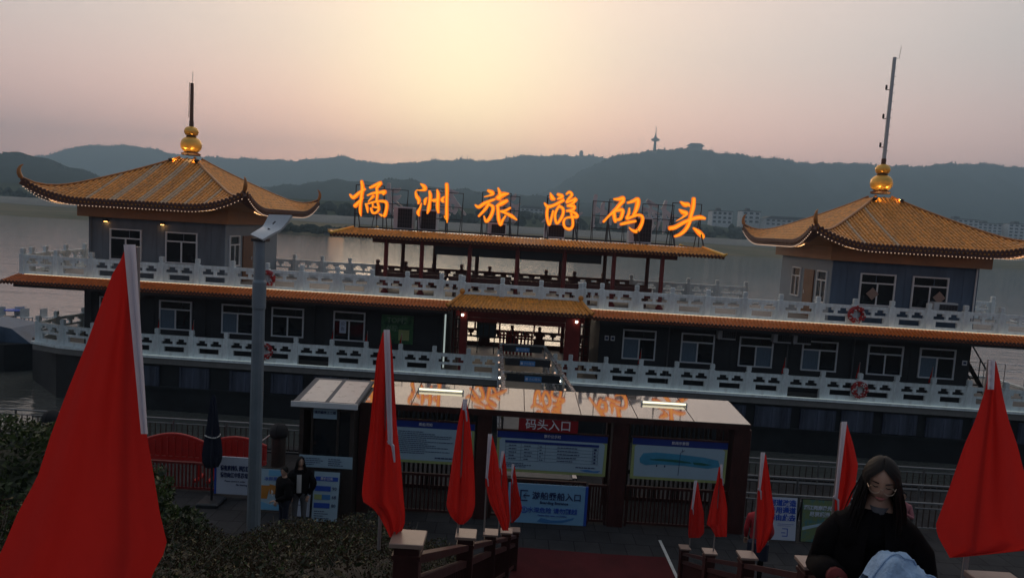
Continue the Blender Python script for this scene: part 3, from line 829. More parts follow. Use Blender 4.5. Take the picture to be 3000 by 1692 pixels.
for x in (3.95, 4.2):
    n2 = thing('wall_plaque', ('left' if x < 4 else 'right') + ' one of two small grey plaques on the lower wall right of the gate', 'plaque', B(x, 1.165, 3.95), -TH, 'small plaques right of the gate')
    MB().cbox(0, 0.17, -0.015, 0.0, 0, 0.2, 0.004).build('plate', M['frame'], n2); MB().box(0.03, 0.14, -0.02, -0.016, 0.05, 0.15).build('print', M['ink'], n2)
n2 = thing('wall_plaque', 'small grey plaque by the right end of the lower cabin', 'plaque', B(18.62, 1.165, 3.85), -TH)
MB().cbox(0, 0.2, -0.015, 0.0, 0, 0.2, 0.004).build('plate', M['frame'], n2); MB().box(0.04, 0.16, -0.02, -0.016, 0.06, 0.14).build('print', M['ink'], n2)

# ---- the open gate in the middle
MB().box(-2.84, 3.71, 1.0, 7.0, D1 - 0.055, D1 - 0.02).build('gate_floor', M['deck'], boat)
for x0, x1 in ((-2.02, -1.72), (2.22, 2.83)):
    c = MB(); c.cbox(x0, x1, 0.05, 0.40, D1 - 0.05, 4.95, 0.02); c.build('gate_column', M['red_post'], boat)
for x0, x1, y in ((-2.75, -2.5, 6.6), (2.35, 2.75, 6.6), (-2.75, -2.5, 3.6), (3.2, 3.5, 3.6)):
    MB().cbox(x0, x1, y, y + 0.3, D1 - 0.05, 5.0, 0.02).build('gate_column', M['red_post'], boat)
g = MB()
g.box(-2.2, 3.0, 0.12, 0.34, 4.72, 4.955); g.box(-2.8, 3.7, 6.6, 6.8, 4.62, 4.95); g.box(-2.8, 3.7, 3.62, 3.8, 4.78, 5.0)
g.box(-1.715, 2.215, 0.15, 0.3, 4.52, 4.70)
g.build('gate_beam', M['red_post'], boat)
for x in (-1.45, -0.45, 0.95, 1.95):
    MB().box(x, x + 0.07, 0.17, 0.28, 4.2, 4.518).build('hanging_baluster', M['red_post'], boat)
# red lattice screens each side behind the gate
for k, x0 in enumerate((-2.5, 2.95)):
    l_ = MB()
    for i in range(5): l_.box(x0, x0 + 0.45, 2.0, 2.06, D1 + 0.3 + i * 0.42, D1 + 0.36 + i * 0.42)
    for i in range(3): l_.box(x0 + i * 0.2, x0 + 0.05 + i * 0.2, 1.99, 2.07, D1, 4.7)
    l_.build('lattice_screen', M['red_rail'], boat)
MB().box(-2.8, -2.74, 1.25, 1.3, D1, 4.6).build('light_strip', M['gate_led'], boat)
for x in (-1.92, 2.66):
    b1 = thing('gate_bulb', 'bright warm bulb at the ' + ('left' if x < 0 else 'right') + ' column top of the boat gate', 'lamp', B(x, -0.05, 4.80), 0, 'bulbs at the boat gate')
    MB().ball((0, 0, 0), 0.055, 10, 8).build('bulb', M['bulb_warm'], b1, smooth=True)
    MB().lathe([(0.03, 0.045), (0.03, 0.1), (0.015, 0.12)], 8).build('socket', M['dark_steel'], b1)
# low red barrier and bench inside
f1 = thing('low_red_fence', 'low red picket fence inside the boat gate', 'fence', B(-0.65, 5.4, D1 - 0.02), -TH)
for i in range(10): MB().box(i * 0.17, i * 0.17 + 0.09, 0, 0.04, 0.0, 1.05 + 0.12 * math.sin(math.pi * i / 9)).build('picket', M['barrier'], f1)
MB().box(-0.02, 1.66, 0.045, 0.08, 0.25, 0.36).box(-0.02, 1.66, 0.045, 0.08, 0.85, 0.95).build('rail', M['barrier'], f1)
f1 = thing('notice_case', 'grey notice case with printed sheets inside the boat gate', 'notice board', B(-1.75, 5.2, D1 - 0.02), -TH)
MB().box(0, 0.95, 0, 0.06, 0.75, 1.5).box(0.05, 0.1, 0, 0.05, 0, 0.75).box(0.85, 0.9, 0, 0.05, 0, 0.75).build('case', M['grey_cloth'], f1)
for i in range(3): MB().box(0.08 + i * 0.28, 0.3 + i * 0.28, -0.01, -0.002, 0.85, 1.4).build('sheet_print', M['curtain'], f1)

# ---- pavilions
def pavilion(cx, mirror, mast_top, mast_m, wall_m):
    hw = 2.95; y0, y1 = 1.4, 7.2; cy = 4.2
    zt = 7.83
    MB().box(cx - hw, cx + hw, y0, y1, D2 - 0.003, zt).build('pavilion_wall', [wall_m], boat)
    side = 1 if mirror > 0 else -1                         # the face turned to the middle of the boat
    xs = cx + side * hw
    MB().box(*sorted((xs + side * 0.002, xs + side * 0.03)), y0 + 0.01, y1 - 0.01, D2, zt - 0.01).build('side_cladding', M['wall_pale'], boat)
    for xx in np.linspace(cx - hw + 0.6, cx + hw - 0.6, 5):
        MB().box(xx, xx + 0.025, y0 - 0.012, y0 - 0.001, D2 + 0.02, zt - 0.02).build('wall_batten', wall_m, boat)
    # fascia box between wall and roof
    MB().box(cx - hw - 0.27, cx + hw + 0.27, y0 - 0.35, y1 + 0.35, zt + 0.002, 8.40).build('fascia', M['fascia'], boat)
    # windows and door
    for a in ((-2.0, -0.62), (0.42, 1.8)) if side > 0 else ((-1.82, -0.38), (0.3, 1.76)):
        window(cx + a[0], cx + a[1], 6.05, 7.38, y0 - 0.01, parent=boat)
    for ya, yb in ((1.75, 2.75), (4.6, 5.6)):
        window(ya, yb, 6.0, 7.35, xs + side * 0.035, face=side, parent=boat, axis='y')
    d = MB().box(0, 0.05, 0, 1.05, 0, 2.05).build('door', M['wood_door'], boat, (xs + side * 0.03 - (0 if side > 0 else 0.05), 3.1, D2 + 0.01))
    MB().box(-0.02 if side < 0 else 0.05, 0.0 if side < 0 else 0.07, 0.85, 0.93, 0.95, 1.1).build('handle', M['steel'], d)
    MB().tube([(cx - side * (hw - 0.12), y0 - 0.06, D2), (cx - side * (hw - 0.12), y0 - 0.06, zt)], 0.035, 6).build('downpipe', M['frame'] if side < 0 else M['wall'], boat)
    # roof surfaces
    rx, ry = 4.50, 4.45
    t0 = 0.075
    apex = 10.95
    def S(sd, a, t):
        # a in metres along the eave, t from apex to eave
        half = rx if sd % 2 == 0 else ry
        out = ry if sd % 2 == 0 else rx
        u = a / half
        g = t ** 0.84
        z = apex - (apex - 8.52) * g
        k = max(0, (abs(u) - 0.45) / 0.55)
        z += 0.66 * k ** 2.2 * max(0, (t - 0.60) / 0.40) ** 1.8
        b_ = out * t * (1 + 0.02 * k)
        if sd == 0: return (cx + a, cy - b_, z)
        if sd == 1: return (cx + b_, cy + a, z)
        if sd == 2: return (cx - a, cy + b_, z)
        return (cx - b_, cy - a, z)
    roofs = []
    for sd in range(4):
        half = rx if sd % 2 == 0 else ry
        pan = MB(); rows = []
        for j in range(15):
            t = lerp(t0, 1, j / 14)
            rows.append([S(sd, lerp(-half * t, half * t, i / 24), t) for i in range(25)])
        pan.grid(rows)
        n0 = len(pan.v)
        pan.grid([[(p[0], p[1], p[2] - 0.12) for p in r_] for r_ in rows[::-1]])
        pan.grid([rows[-1], [(p[0], p[1], p[2] - 0.12) for p in rows[-1]]])
        ro = tag(pan.build('roof_slope', M['tile'], boat, smooth=True), kind=None)
        roofs.append(ro)
        nr = 56
        us = [lerp(-half, half, (i + 0.5) / nr) for i in range(nr)]
        ends = MB()
        joined = MB()
        sdv = Vector(((1, 0, 0), (0, 1, 0), (-1, 0, 0), (0, -1, 0))[sd])
        def out(u, v_, f_):
            if sd == 0:
                i = us.index(u)
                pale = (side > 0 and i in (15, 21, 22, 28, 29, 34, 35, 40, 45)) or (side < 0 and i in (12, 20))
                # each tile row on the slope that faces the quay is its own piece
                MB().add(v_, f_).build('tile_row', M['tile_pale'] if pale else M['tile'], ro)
            else: joined.add(v_, f_)
        S_ = lambda u, t: S(sd, u, t)
        ribs(S_, us, lambda u: max(t0 + 0.02, abs(u) / half), lambda u: 1.0, 0.055, 17, None, out, ends, up=Vector((0, 0, 1)))
        if sd: tag(joined.build('tile_rows', M['tile'], ro), kind='stuff')
        # drip tiles and shadow board under the edge
        for i in range(nr + 1):
            a = lerp(-half, half, i / nr); p = Vector(S(sd, a, 1.0)); w = half / nr * 0.72
            dirv = (p - Vector(S(sd, a, 0.97))).normalized(); dirv.z = 0
            q = [p - sdv * w, p + sdv * w, p + sdv * w * 0.75 + Vector((0, 0, -0.11)), p + Vector((0, 0, -0.17)), p - sdv * w * 0.75 + Vector((0, 0, -0.11))]
            q = [x_ + dirv * 0.01 + Vector((0, 0, 0.02)) for x_ in q]
            ends.add(q + [x_ + dirv * 0.02 for x_ in q], [(0, 1, 2, 3, 4), (9, 8, 7, 6, 5)] + [(j, 5 + j, 5 + (j + 1) % 5, (j + 1) % 5) for j in range(5)])
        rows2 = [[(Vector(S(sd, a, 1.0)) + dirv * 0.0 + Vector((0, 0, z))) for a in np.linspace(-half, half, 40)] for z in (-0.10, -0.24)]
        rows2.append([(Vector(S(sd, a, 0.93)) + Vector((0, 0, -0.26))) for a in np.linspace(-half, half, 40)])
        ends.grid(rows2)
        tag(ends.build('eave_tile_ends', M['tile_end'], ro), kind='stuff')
        if sd in (0, 1, 3):
            sb = MB()
            for i in range(62):
                p = Vector(S(sd, lerp(-half, half, (i + 0.5) / 62), 1.0)) + Vector((0, 0, -0.245))
                dv = Vector(((0, -1, 0), (1, 0, 0), (0, 1, 0), (-1, 0, 0))[sd]) * 0.03
                sb.ball(p + dv, 0.02, 5, 4)
            tag(sb.build('string_lights', M['bulb'], ro), kind='stuff')
    # soffit closing the roof from below
    sf = MB()
    sf.grid([[Vector(S(0, a, 0.93)) + Vector((0, 0, -0.26)) for a in np.linspace(-rx, rx, 30)], [(x, y0 - 0.3, 8.39) for x in np.linspace(cx - hw - 0.2, cx + hw + 0.2, 30)]])
    sf.grid([[Vector(S(1, a, 0.93)) + Vector((0, 0, -0.26)) for a in np.linspace(-ry, ry, 30)], [(cx + hw + 0.2, y, 8.39) for y in np.linspace(y0 - 0.3, y1 + 0.3, 30)]])
    sf.grid([[Vector(S(3, a, 0.93)) + Vector((0, 0, -0.26)) for a in np.linspace(-ry, ry, 30)], [(cx - hw - 0.2, y, 8.39) for y in np.linspace(y1 + 0.3, y0 - 0.3, 30)]])
    sf.build('roof_soffit', M['fascia'], boat)
    # hip ridges sweeping up into horns
    for sx in (-1, 1):
        for sy in (-1, 1):
            pts, rad = [], []
            for j in range(16):
                t = lerp(t0, 1.0, j / 15)
                half = rx * t
                p = Vector(S(0 if sy < 0 else 2, (sx if sy < 0 else -sx) * half, t)) + Vector((0, 0, 0.05))
                pts.append(p); rad.append(0.055)
            tip = pts[-1]
            o_ = Vector((sx, sy, 0)).normalized()
            for dx, dz, r_ in ((0.06, 0.05, 0.085), (0.11, 0.18, 0.085), (0.12, 0.33, 0.07), (0.07, 0.47, 0.045), (-0.03, 0.55, 0.015)):
                pts.append(tip + o_ * dx + Vector((0, 0, dz))); rad.append(r_)
            MB().tube(pts, rad, 8).build('hip_ridge', M['hip'], roofs[0], smooth=True)
            MB().bar(tip + Vector((0, 0, -0.32)) - o_ * 0.3, tip + Vector((0, 0, -0.1)) + o_ * 0.05, 0.12, 0.3).build('corner_beam', M['tile_end'], roofs[0])
    # finial
    f_ = MB(); f_.lathe([(0.40, apex - 0.10), (0.42, apex - 0.02), (0.30, apex + 0.03), (0.28, apex + 0.06)], 20, (cx, cy, 0)); f_.build('finial_base', M['mast_brown'], boat)
    MB().lathe([(0.20, 0.0), (0.34, 0.05), (0.43, 0.17), (0.465, 0.33), (0.43, 0.50), (0.33, 0.63), (0.2, 0.70)], 24, (cx, cy, apex + 0.03)).build('finial_ball', M['gold'], boat, smooth=True)
    MB().lathe([(0.22, 0), (0.23, 0.02), (0.22, 0.04)], 20, (cx, cy, apex + 0.73)).build('finial_ring', M['mast_brown'], boat)
    MB().lathe([(0.16, 0.0), (0.26, 0.05), (0.31, 0.17), (0.31, 0.26), (0.24, 0.38), (0.1, 0.44)], 24, (cx, cy, apex + 0.77)).build('finial_ball', M['gold'], boat, smooth=True)
    zb = apex + 1.20
    mb_ = MB(); mb_.tube([(cx, cy, zb), (cx, cy, zb + 0.25)], [0.10, 0.10], 10); mb_.build('mast_foot', M['mast_brown'], boat)
    mr = 0.085
    ms = MB().tube([(cx, cy, zb + 0.25), (cx, cy, mast_top)], [mr, mr * 0.9], 10).build('mast', mast_m, boat)
    if side < 0:
        for k, z in enumerate((zb + 0.75, zb + 2.0, zb + 3.25)):
            MB().tube([(cx - 0.08, cy, z), (cx - 0.24, cy, z)], 0.018, 6).tube([(cx - 0.22, cy, z), (cx - 0.22, cy, z + 0.06), (cx - 0.22, cy, z + 0.2)], [0.03, 0.05, 0.04], 8).build('mast_lamp', M['dark_steel'], ms)
        st = MB()
        for k in range(11): st.tube([(cx + 0.05, cy, zb + 0.6 + k * 0.36), (cx + 0.14, cy, zb + 0.6 + k * 0.36)], 0.012, 5)
        st.build('climbing_pegs', M['dark_steel'], ms)
        MB().tube([(cx, cy, mast_top - 0.05), (cx + 0.2, cy, mast_top - 0.05), (cx + 0.24, cy, mast_top + 0.5)], 0.012, 5).build('antenna', M['mast'], ms)
    else:
        MB().tube([(cx + 0.02, cy, mast_top), (cx + 0.03, cy, mast_top + 0.55)], 0.012, 5).build('antenna', M['mast'], ms)
        MB().tube([(cx - 0.12, cy - 0.02, zb + 0.4), (cx - 0.11, cy - 0.02, mast_top + 0.03)], 0.014, 5).build('cable', M['dark_steel'], ms)
    # warm led line tucked behind the eave edge, washing the fascia
    for sd in (0, 1, 3):
        half = rx if sd % 2 == 0 else ry
        lm = MB(); inw = Vector(((0, 1, 0), (-1, 0, 0), (0, -1, 0), (1, 0, 0))[sd]) * 0.12
        aa = np.linspace(-half * 0.72, half * 0.72, 18)
        ctr = [Vector(S(sd, a, 0.985)) + inw + Vector((0, 0, -0.26)) for a in aa]
        lm.grid([[c - inw * 0.12 for c in ctr], [c + inw * 0.12 for c in ctr]])
        lm.build('eave_led_strip', M['eave_led'], roofs[sd])
    for k, (dx, dy) in enumerate(((-0.55, -0.75), (0.62, -0.7))):
        fl_ = thing('floodlight', ('left' if k == 0 else 'right') + ' small floodlight aimed at the finial of the ' + ('left' if side > 0 else 'right') + ' pavilion roof', 'lamp', B(cx + dx, cy + dy, apex - 0.50), -TH, 'floodlights at the finials')
        n_ = Vector((-dx, -dy, 0.75)).normalized(); q_ = n_.to_track_quat('Z', 'Y').to_matrix()
        hb, lb = MB(), MB()
        hb.box(-0.09, 0.09, -0.06, 0.06, -0.05, 0.03); lb.box(-0.075, 0.075, -0.045, 0.045, 0.031, 0.036)
        for b2 in (hb, lb): b2.v = [tuple(q_ @ Vector(p) + Vector((0, 0, 0.12))) for p in b2.v]
        hb.build('housing', M['dark_steel'], fl_); lb.build('lens', M['flood'], fl_); MB().tube([(0, 0, -0.02), (0, 0, 0.1)], 0.015, 6).build('bracket', M['dark_steel'], fl_)
pavilion(-15.3, 1, 14.1, M['mast_brown'], M['wall'])
pavilion(16.08, -1, 16.8, M['mast'], M['wall_blue'])
for x in (-17.45, -15.0):
    d_ = thing('wall_downlight', 'warm lit downlight ' + ('left of' if x < -16 else 'between') + ' the front windows of the left pavilion', 'lamp', B(x, 1.3, 7.66), -TH, 'downlights on the left pavilion')
    MB().cbox(-0.07, 0.07, -0.06, 0.085, 0, 0.12, 0.01).build('housing', M['dark_steel'], d_)
    MB().box(-0.05, 0.05, -0.05, 0.05, -0.012, -0.002).build('lens', M['down'], d_)
for i, x in enumerate((14.78, 17.48)):
    d_ = thing('paper_diamond', 'pale paper diamond on the ' + ('left' if i == 0 else 'right') + ' front window of the right pavilion', 'paper', B(x if i == 0 else x, 1.31, 6.55), -TH, 'paper diamonds on the right pavilion windows')
    MB().prism([(0, -0.26), (0.26, 0), (0, 0.26), (-0.26, 0)], -0.012, 0).build('paper', M['cap'], d_)

# ---- the open pergola with the sign roof
cols_f = (-5.61, -4.05, -1.97, 0.09, 2.11, 4.23, 6.29)
for y, m_ in ((2.2, M['red_post']), (6.0, M['red_rail'])):
    for x in cols_f:
        if y > 3 and abs(x - 0.09) < 0.01: continue
        c = MB(); c.tube([(x, y, D2 - 0.02), (x, y, 7.6)], 0.095, 12); c.lathe([(0.16, 0), (0.16, 0.1), (0.11, 0.16)], 12, (x, y, D2 - 0.01)); c.build('pergola_column', m_, boat, smooth=False)
bm_ = MB()
bm_.box(-6.2, 6.9, 2.12, 2.28, 7.42, 7.60); bm_.box(-6.2, 6.9, 5.92, 6.08, 7.42, 7.60)
for x in cols_f: bm_.box(x - 0.06, x + 0.06, 2.285, 5.915, 7.44, 7.59)
bm_.build('pergola_beam', M['red_rail'], boat)
MB().box(-7.0, 7.8, 1.95, 6.35, 7.68, 7.97).build('pergola_roof_slab', M['sheet'], boat)
MB().box(-6.9, 7.7, 2.05, 6.25, 7.605, 7.678).build('pergola_ceiling', M['red_rail'], boat)
zt_, zb_ = 7.98, 7.70
xa, xb, ya, yb = -7.0, 7.85, 1.93, 6.4
Xa, Xb, Ya, Yb = -7.75, 8.6, 1.25, 7.0
eave('pergola_eave', (xa, ya, zt_), (xb, ya, zt_), (Xb, Ya, zb_), (Xa, Ya, zb_), 0.15, 0.045, M['tile'], 4)
eave('pergola_eave', (xb, ya, zt_), (xb, yb, zt_), (Xb, Yb, zb_), (Xb, Ya, zb_), 0.15, 0.045, M['tile'], 4)
eave('pergola_eave', (xb, yb, zt_), (xa, yb, zt_), (Xa, Yb, zb_), (Xb, Yb, zb_), 0.15, 0.045, M['tile'], 4)
eave('pergola_eave', (xa, yb, zt_), (xa, ya, zt_), (Xa, Ya, zb_), (Xa, Yb, zb_), 0.15, 0.045, M['tile'], 4)
for (x0, y0_), (x1, y1_) in (((xa, ya), (Xa, Ya)), ((xb, ya), (Xb, Ya)), ((xb, yb), (Xb, Yb)), ((xa, yb), (Xa, Yb))):
    dx, dy = (x1 - x0), (y1_ - y0_)
    hp = MB(); hp.tube([(x0, y0_, zt_ + 0.04), (lerp(x0, x1, .6), lerp(y0_, y1_, .6), lerp(zt_, zb_, .6) + 0.05), (x1, y1_, zb_ + 0.05), (x1 + dx * 0.14, y1_ + dy * 0.14, zb_ + 0.13)], [0.07, 0.075, 0.08, 0.04], 7)
    hp.build('pergola_hip', M['gold'], boat, smooth=True)
MB().box(-3.5, 3.7, 2.30, 2.36, 7.05, 7.50).build('dark_valance', M['dark_steel'], boat)
# service pipes on the roof
for y, x0, x1 in ((2.35, -6.9, -5.2), (3.0, -6.0, 1.0), (4.8, -4, 7.2)):
    MB().tube([(x0, y, 8.03), ((x0 + x1) / 2, y + 0.1, 8.05), (x1, y, 8.03)], 0.04, 6).build('roof_conduit', M['dark_steel'], boat)

# stairs and landing at the right end of the boat
stb = MB()
for k in range(12): stb.box(19.1 + k * 0.0, 19.9, 1.3 + k * 0.3, 1.6 + k * 0.3, D1 + 0.1 + k * 0.23, D1 + 0.15 + k * 0.23)
stb.bar((19.05, 1.2, D1), (19.05, 4.9, D2), 0.06, 0.2); stb.bar((19.95, 1.2, D1), (19.95, 4.9, D2), 0.06, 0.2)
stb.bar((19.05, 1.2, D1 + 0.95), (19.05, 4.9, D2 + 0.95), 0.04); stb.bar((19.95, 1.2, D1 + 0.95), (19.95, 4.9, D2 + 0.95), 0.04)
for k in range(5): stb.bar((19.95, 1.2 + k * 0.9, D1 + k * 0.72), (19.95, 1.2 + k * 0.9, D1 + k * 0.72 + 0.95), 0.03)
stb.build('outer_stair', M['dark_steel'], boat)
sr = MB()
for z in (D1 + 0.4, D1 + 0.72, D1 + 1.05): sr.tube([(20.2, 5.2, z), (RB, 5.2, z)], 0.018, 6)
for k in range(5): sr.tube([(20.3 + k * 0.95, 5.2, D1 - 0.05), (20.3 + k * 0.95, 5.2, D1 + 1.05)], 0.02, 6)
sr.build('steel_guard_rail', M['steel'], boat)

# ------------------------------------------------------------------ lit sign characters on the pergola roof
def ribbon(mb, pts, depth, z_off, mi_face=0, mi_side=1, sub=5):
    """brush stroke: pts (x, z, width) smoothed, extruded along y"""
    P = np.array(pts, float)
    n = len(P)
    if n > 2:
        out = []
        for i in range(n - 1):
            p0, p1, p2, p3 = P[max(i - 1, 0)], P[i], P[i + 1], P[min(i + 2, n - 1)]
            for k in range(sub):
                t = k / sub
                out.append(0.5 * ((2 * p1) + (-p0 + p2) * t + (2 * p0 - 5 * p1 + 4 * p2 - p3) * t * t + (-p0 + 3 * p1 - 3 * p2 + p3) * t ** 3))
        out.append(P[-1]); P = np.array(out)
    P[:, 2] = np.maximum(P[:, 2], 0.012)
    def cap(p, q, w, sgn):
        d = p - q; d = d / (np.linalg.norm(d) + 1e-9)
        return [np.array([*(p + d * w / 2 * math.sin(a)), w * math.cos(a)]) for a in ((0.5, 1.0) if sgn > 0 else (1.0, 0.5))]
    head = cap(P[0, :2], P[1, :2], P[0, 2], -1); tail = cap(P[-1, :2], P[-2, :2], P[-1, 2], 1)
    P = np.vstack([head, P, tail])
    L, Rr = [], []
    for i in range(len(P)):
        d = P[min(i + 1, len(P) - 1), :2] - P[max(i - 1, 0), :2]
        d = d / (np.linalg.norm(d) + 1e-9)
        nrm = np.array([-d[1], d[0]]) * P[i, 2] / 2
        L.append(P[i, :2] + nrm); Rr.append(P[i, :2] - nrm)
    m_ = len(P)
    y0, y1 = -depth / 2 - z_off, depth / 2 - z_off
    vs = [(p[0], y0, p[1]) for p in L] + [(p[0], y0, p[1]) for p in Rr] + [(p[0], y1, p[1]) for p in L] + [(p[0], y1, p[1]) for p in Rr]
    front = [(i, i + 1, m_ + i + 1, m_ + i) for i in range(m_ - 1)]
    side = []
    for i in range(m_ - 1):
        side += [(2 * m_ + i, 3 * m_ + i, 3 * m_ + i + 1, 2 * m_ + i + 1), (i, 2 * m_ + i, 2 * m_ + i + 1, i + 1), (m_ + i, m_ + i + 1, 3 * m_ + i + 1, 3 * m_ + i)]
    side += [(0, m_, 3 * m_, 2 * m_), (m_ - 1, 3 * m_ - 1, 4 * m_ - 1, 2 * m_ - 1)]
    b = len(mb.v)
    mb.add(vs, front, mi_face)
    mb.f.extend([tuple(b + i for i in f) for f in side]); mb.m.extend([mi_side] * len(side))

GLYPHS = {
 'ju': (511, 515, 8.31, [[(350,100,70),(370,250,95),(340,450,85),(310,650,78),(305,800,72),(320,900,20)], [(70,400,40),(150,470,95),(280,370,85),(420,280,60)], [(190,660,105),(300,550,75),(380,480,30)],
   [(545,245,60),(650,200,80),(800,130,80),(730,220,75),(690,270,50)], [(700,260,70),(710,400,72),(690,560,60)], [(480,420,40),(620,370,65),(800,350,80),(885,340,105),(850,395,60)], [(620,440,75),(560,500,52),(500,560,30)],
   [(430,610,30),(470,700,72),(480,815,30)], [(450,625,40),(600,580,52),(750,555,62),(900,570,80),(930,650,82),(910,780,84),(860,890,95),(750,850,30)], [(600,600,45),(605,690,45)], [(720,600,62),(745,690,62)], [(560,720,60),(600,820,62),(690,810,62),(750,720,62),(640,690,50)]]),
 'zhou': (2040, 636, 8.31, [[(1790,200,40),(1860,250,100),(1890,320,90),(1780,345,40),(1700,340,30),(1665,385,30)], [(1665,380,40),(1690,480,90),(1740,560,100),(1730,640,60)], [(1800,640,30),(1760,760,62),(1720,850,92),(1740,920,50)], [(1930,510,30),(1890,570,82),(1880,660,60)],
   [(1990,370,60),(2010,470,92),(1990,620,82),(1970,760,100),(1935,870,40)], [(2040,570,50),(2110,575,90),(2200,540,50)], [(2170,340,50),(2190,440,92),(2180,600,92),(2175,740,92),(2190,850,60)], [(2330,490,40),(2280,560,92),(2310,605,60)], [(2390,210,92),(2395,350,92),(2390,550,84),(2385,750,84),(2385,950,84),(2390,1080,30)], [(2390,1060,40),(2325,930,20)]]),
 'lv': (553, 496, 7.576, [[(390,160,60),(470,200,100),(480,240,60),(310,290,25)], [(120,460,40),(190,500,80),(320,420,80),(520,340,60)], [(400,430,70),(330,540,72),(190,690,50)], [(420,450,60),(490,500,82),(480,600,82),(420,730,82),(345,800,72),(300,690,30)], [(600,110,40),(640,230,92),(620,320,112)], [(590,310,110),(700,245,122),(815,225,40)],
   [(780,370,82),(680,420,112),(570,480,60)], [(590,480,72),(600,620,82),(610,760,82),(650,870,72),(690,780,62),(750,690,50)], [(850,520,50),(740,580,62),(640,590,50)], [(650,590,50),(760,630,62),(880,690,84),(985,765,40)]]),
 'you': (1996, 583, 7.576, [[(1770,220,30),(1810,320,112),(1850,345,70)], [(1930,250,70),(2020,290,92),(1920,345,40)], [(1650,430,40),(1720,500,82),(1850,470,72),(2040,370,82)], [(1720,500,72),(1700,620,72),(1710,760,72),(1750,880,62),(1790,760,62),(1830,590,50)], [(1960,480,60),(1890,600,62),(1870,720,62),(1910,850,62),(1990,760,72),(2040,640,72),(2030,540,72),(1950,490,60)],
   [(2110,240,50),(2170,200,62),(2220,260,72),(2150,340,62),(2110,400,50)], [(2110,420,50),(2230,370,72),(2300,350,92),(2230,440,62),(2130,480,50)], [(2130,490,50),(2260,500,92),(2250,560,72),(2120,590,60)], [(2180,600,60),(2290,640,72),(2330,710,82),(2230,720,62),(2100,740,50),(2050,820,62),(2080,930,62),(2180,970,72),(2240,900,62),(2240,780,62),(2210,650,60)]]),
 'ma': (622, 483, 7.156, [[(430,190,40),(530,190,82),(605,170,92),(600,240,92)], [(590,240,92),(500,350,82),(420,440,82),(330,520,50),(230,630,50)], [(430,430,82),(440,550,82),(460,630,60)], [(450,420,62),(590,400,82),(590,490,82),(550,580,72),(450,590,50)], [(700,260,50),(800,230,72),(890,195,92),(890,300,102),(850,430,82),(810,500,60)],
   [(730,370,40),(720,470,62),(680,570,62),(770,540,62),(900,500,62),(980,530,72),(990,620,72),(940,750,82),(870,820,82),(780,790,50),(730,740,20)], [(570,680,60),(690,650,72),(850,620,60)]]),
 'tou': (1946, 547, 7.156, [[(1820,240,40),(1900,290,102),(1960,290,92),(1990,320,40)], [(1800,390,40),(1870,440,102),(1940,460,72),(1860,540,40),(1740,610,15)], [(2070,180,82),(2060,340,92),(2020,500,82),(1990,650,82),(1920,780,82),(1820,870,72),(1720,910,50)], [(1620,750,92),(1720,730,92),(1900,630,82),(2080,560,82),(2200,540,92),(2290,560,60)], [(2080,750,40),(2180,830,102),(2260,910,92),(2260,940,50)]]),
}
def glyph_mesh(key, mats, depth=0.1):
    cx, cy, sc, strokes = GLYPHS[key]
    mb = MB(); core = MB()
    cr, sr_ = math.cos(ROLL), math.sin(ROLL)
    for i, st in enumerate(strokes):
        pts = []
        for x, y, w in st:
            a, b_ = (x - cx) / sc * 0.01565, -(y - cy) / sc * 0.01565
            pts.append((a * cr - b_ * sr_, a * sr_ + b_ * cr, w / sc * 0.01565))
        ribbon(mb, pts, depth, 0.003 * i)
        if len(mats) > 2: ribbon(core, [(a, b_, w * 0.45) for a, b_, w in pts], 0.008, depth / 2 + 0.045 + 0.003 * i, 2, 2)
    if core.v: mb.add(core.v, core.f, 2)
    return mb.mesh('lettering', mats)
SIGN = (('ju', -6.54, 'first orange lit sign character from the left, on the pergola roof'), ('zhou', -3.78, 'second orange lit sign character from the left, three upright strokes'),
        ('lv', -0.98, 'third orange lit sign character, above the smallest roof air conditioner'), ('you', 1.84, 'fourth orange lit sign character, with a looped tail'),
        ('ma', 4.54, 'fifth orange lit sign character, beside the tall dark roof unit'), ('tou', 7.25, 'sixth and rightmost orange lit sign character on the pergola roof'))
for key, x, lab in SIGN:
    t = thing('sign_character', lab, 'sign', B(x, 2.6, 7.98), -TH, 'lit characters of the roof sign')
    link('lettering', glyph_mesh(key, [M['sign_glow'], M['sign_side'], M['sign_core']]), t, (0, 0, 1.27))
    fr = MB()
    for sx in (-0.62, 0.62):
        fr.bar((sx, 0.12, 0), (sx, 0.12, 1.88), 0.035); fr.bar((sx + 0.12, -0.42, 0), (sx - 0.02, 0.10, 0.95), 0.045); fr.bar((sx, 1.0, 0.0), (sx, 0.14, 1.6), 0.035)
    for z in (0.62, 1.25, 1.88): fr.bar((-0.64, 0.145, z), (0.64, 0.145, z), 0.03)
    fr.build('frame', M['dark_steel'], t)
REAR = ('tou', 'ma', 'you', 'lv', 'zhou', 'ju')
for i, (key, x) in enumerate(zip(REAR, (-6.0, -3.4, -0.75, 2.0, 4.1, 6.4))):
    t = thing('sign_character', 'unlit grey back of the rear sign character behind the ' + ('first', 'second', 'third', 'fourth', 'fifth', 'sixth')[i] + ' orange one', 'sign', B(x, 4.9, 7.98), -TH, 'backs of the river side sign')
    o = link('lettering', glyph_mesh(key, [M['ac'], M['ac']]), t, (0, 0.1, 1.27)); o.scale = (-1, 1, 1)
    fr = MB()
    for sx in (-0.72, 0.0, 0.72):
        fr.bar((sx, 0, 0), (sx, 0, 1.86), 0.03)
    for z in (0.62, 1.2, 1.86): fr.bar((-0.74, -0.03, z), (0.74, -0.03, z), 0.03)
    fr.bar((-0.72, -0.9, 0), (-0.72, -0.02, 1.5), 0.03); fr.bar((0.72, -0.9, 0), (0.72, -0.02, 1.5), 0.03)
    fr.build('frame', M['dark_steel'], t)

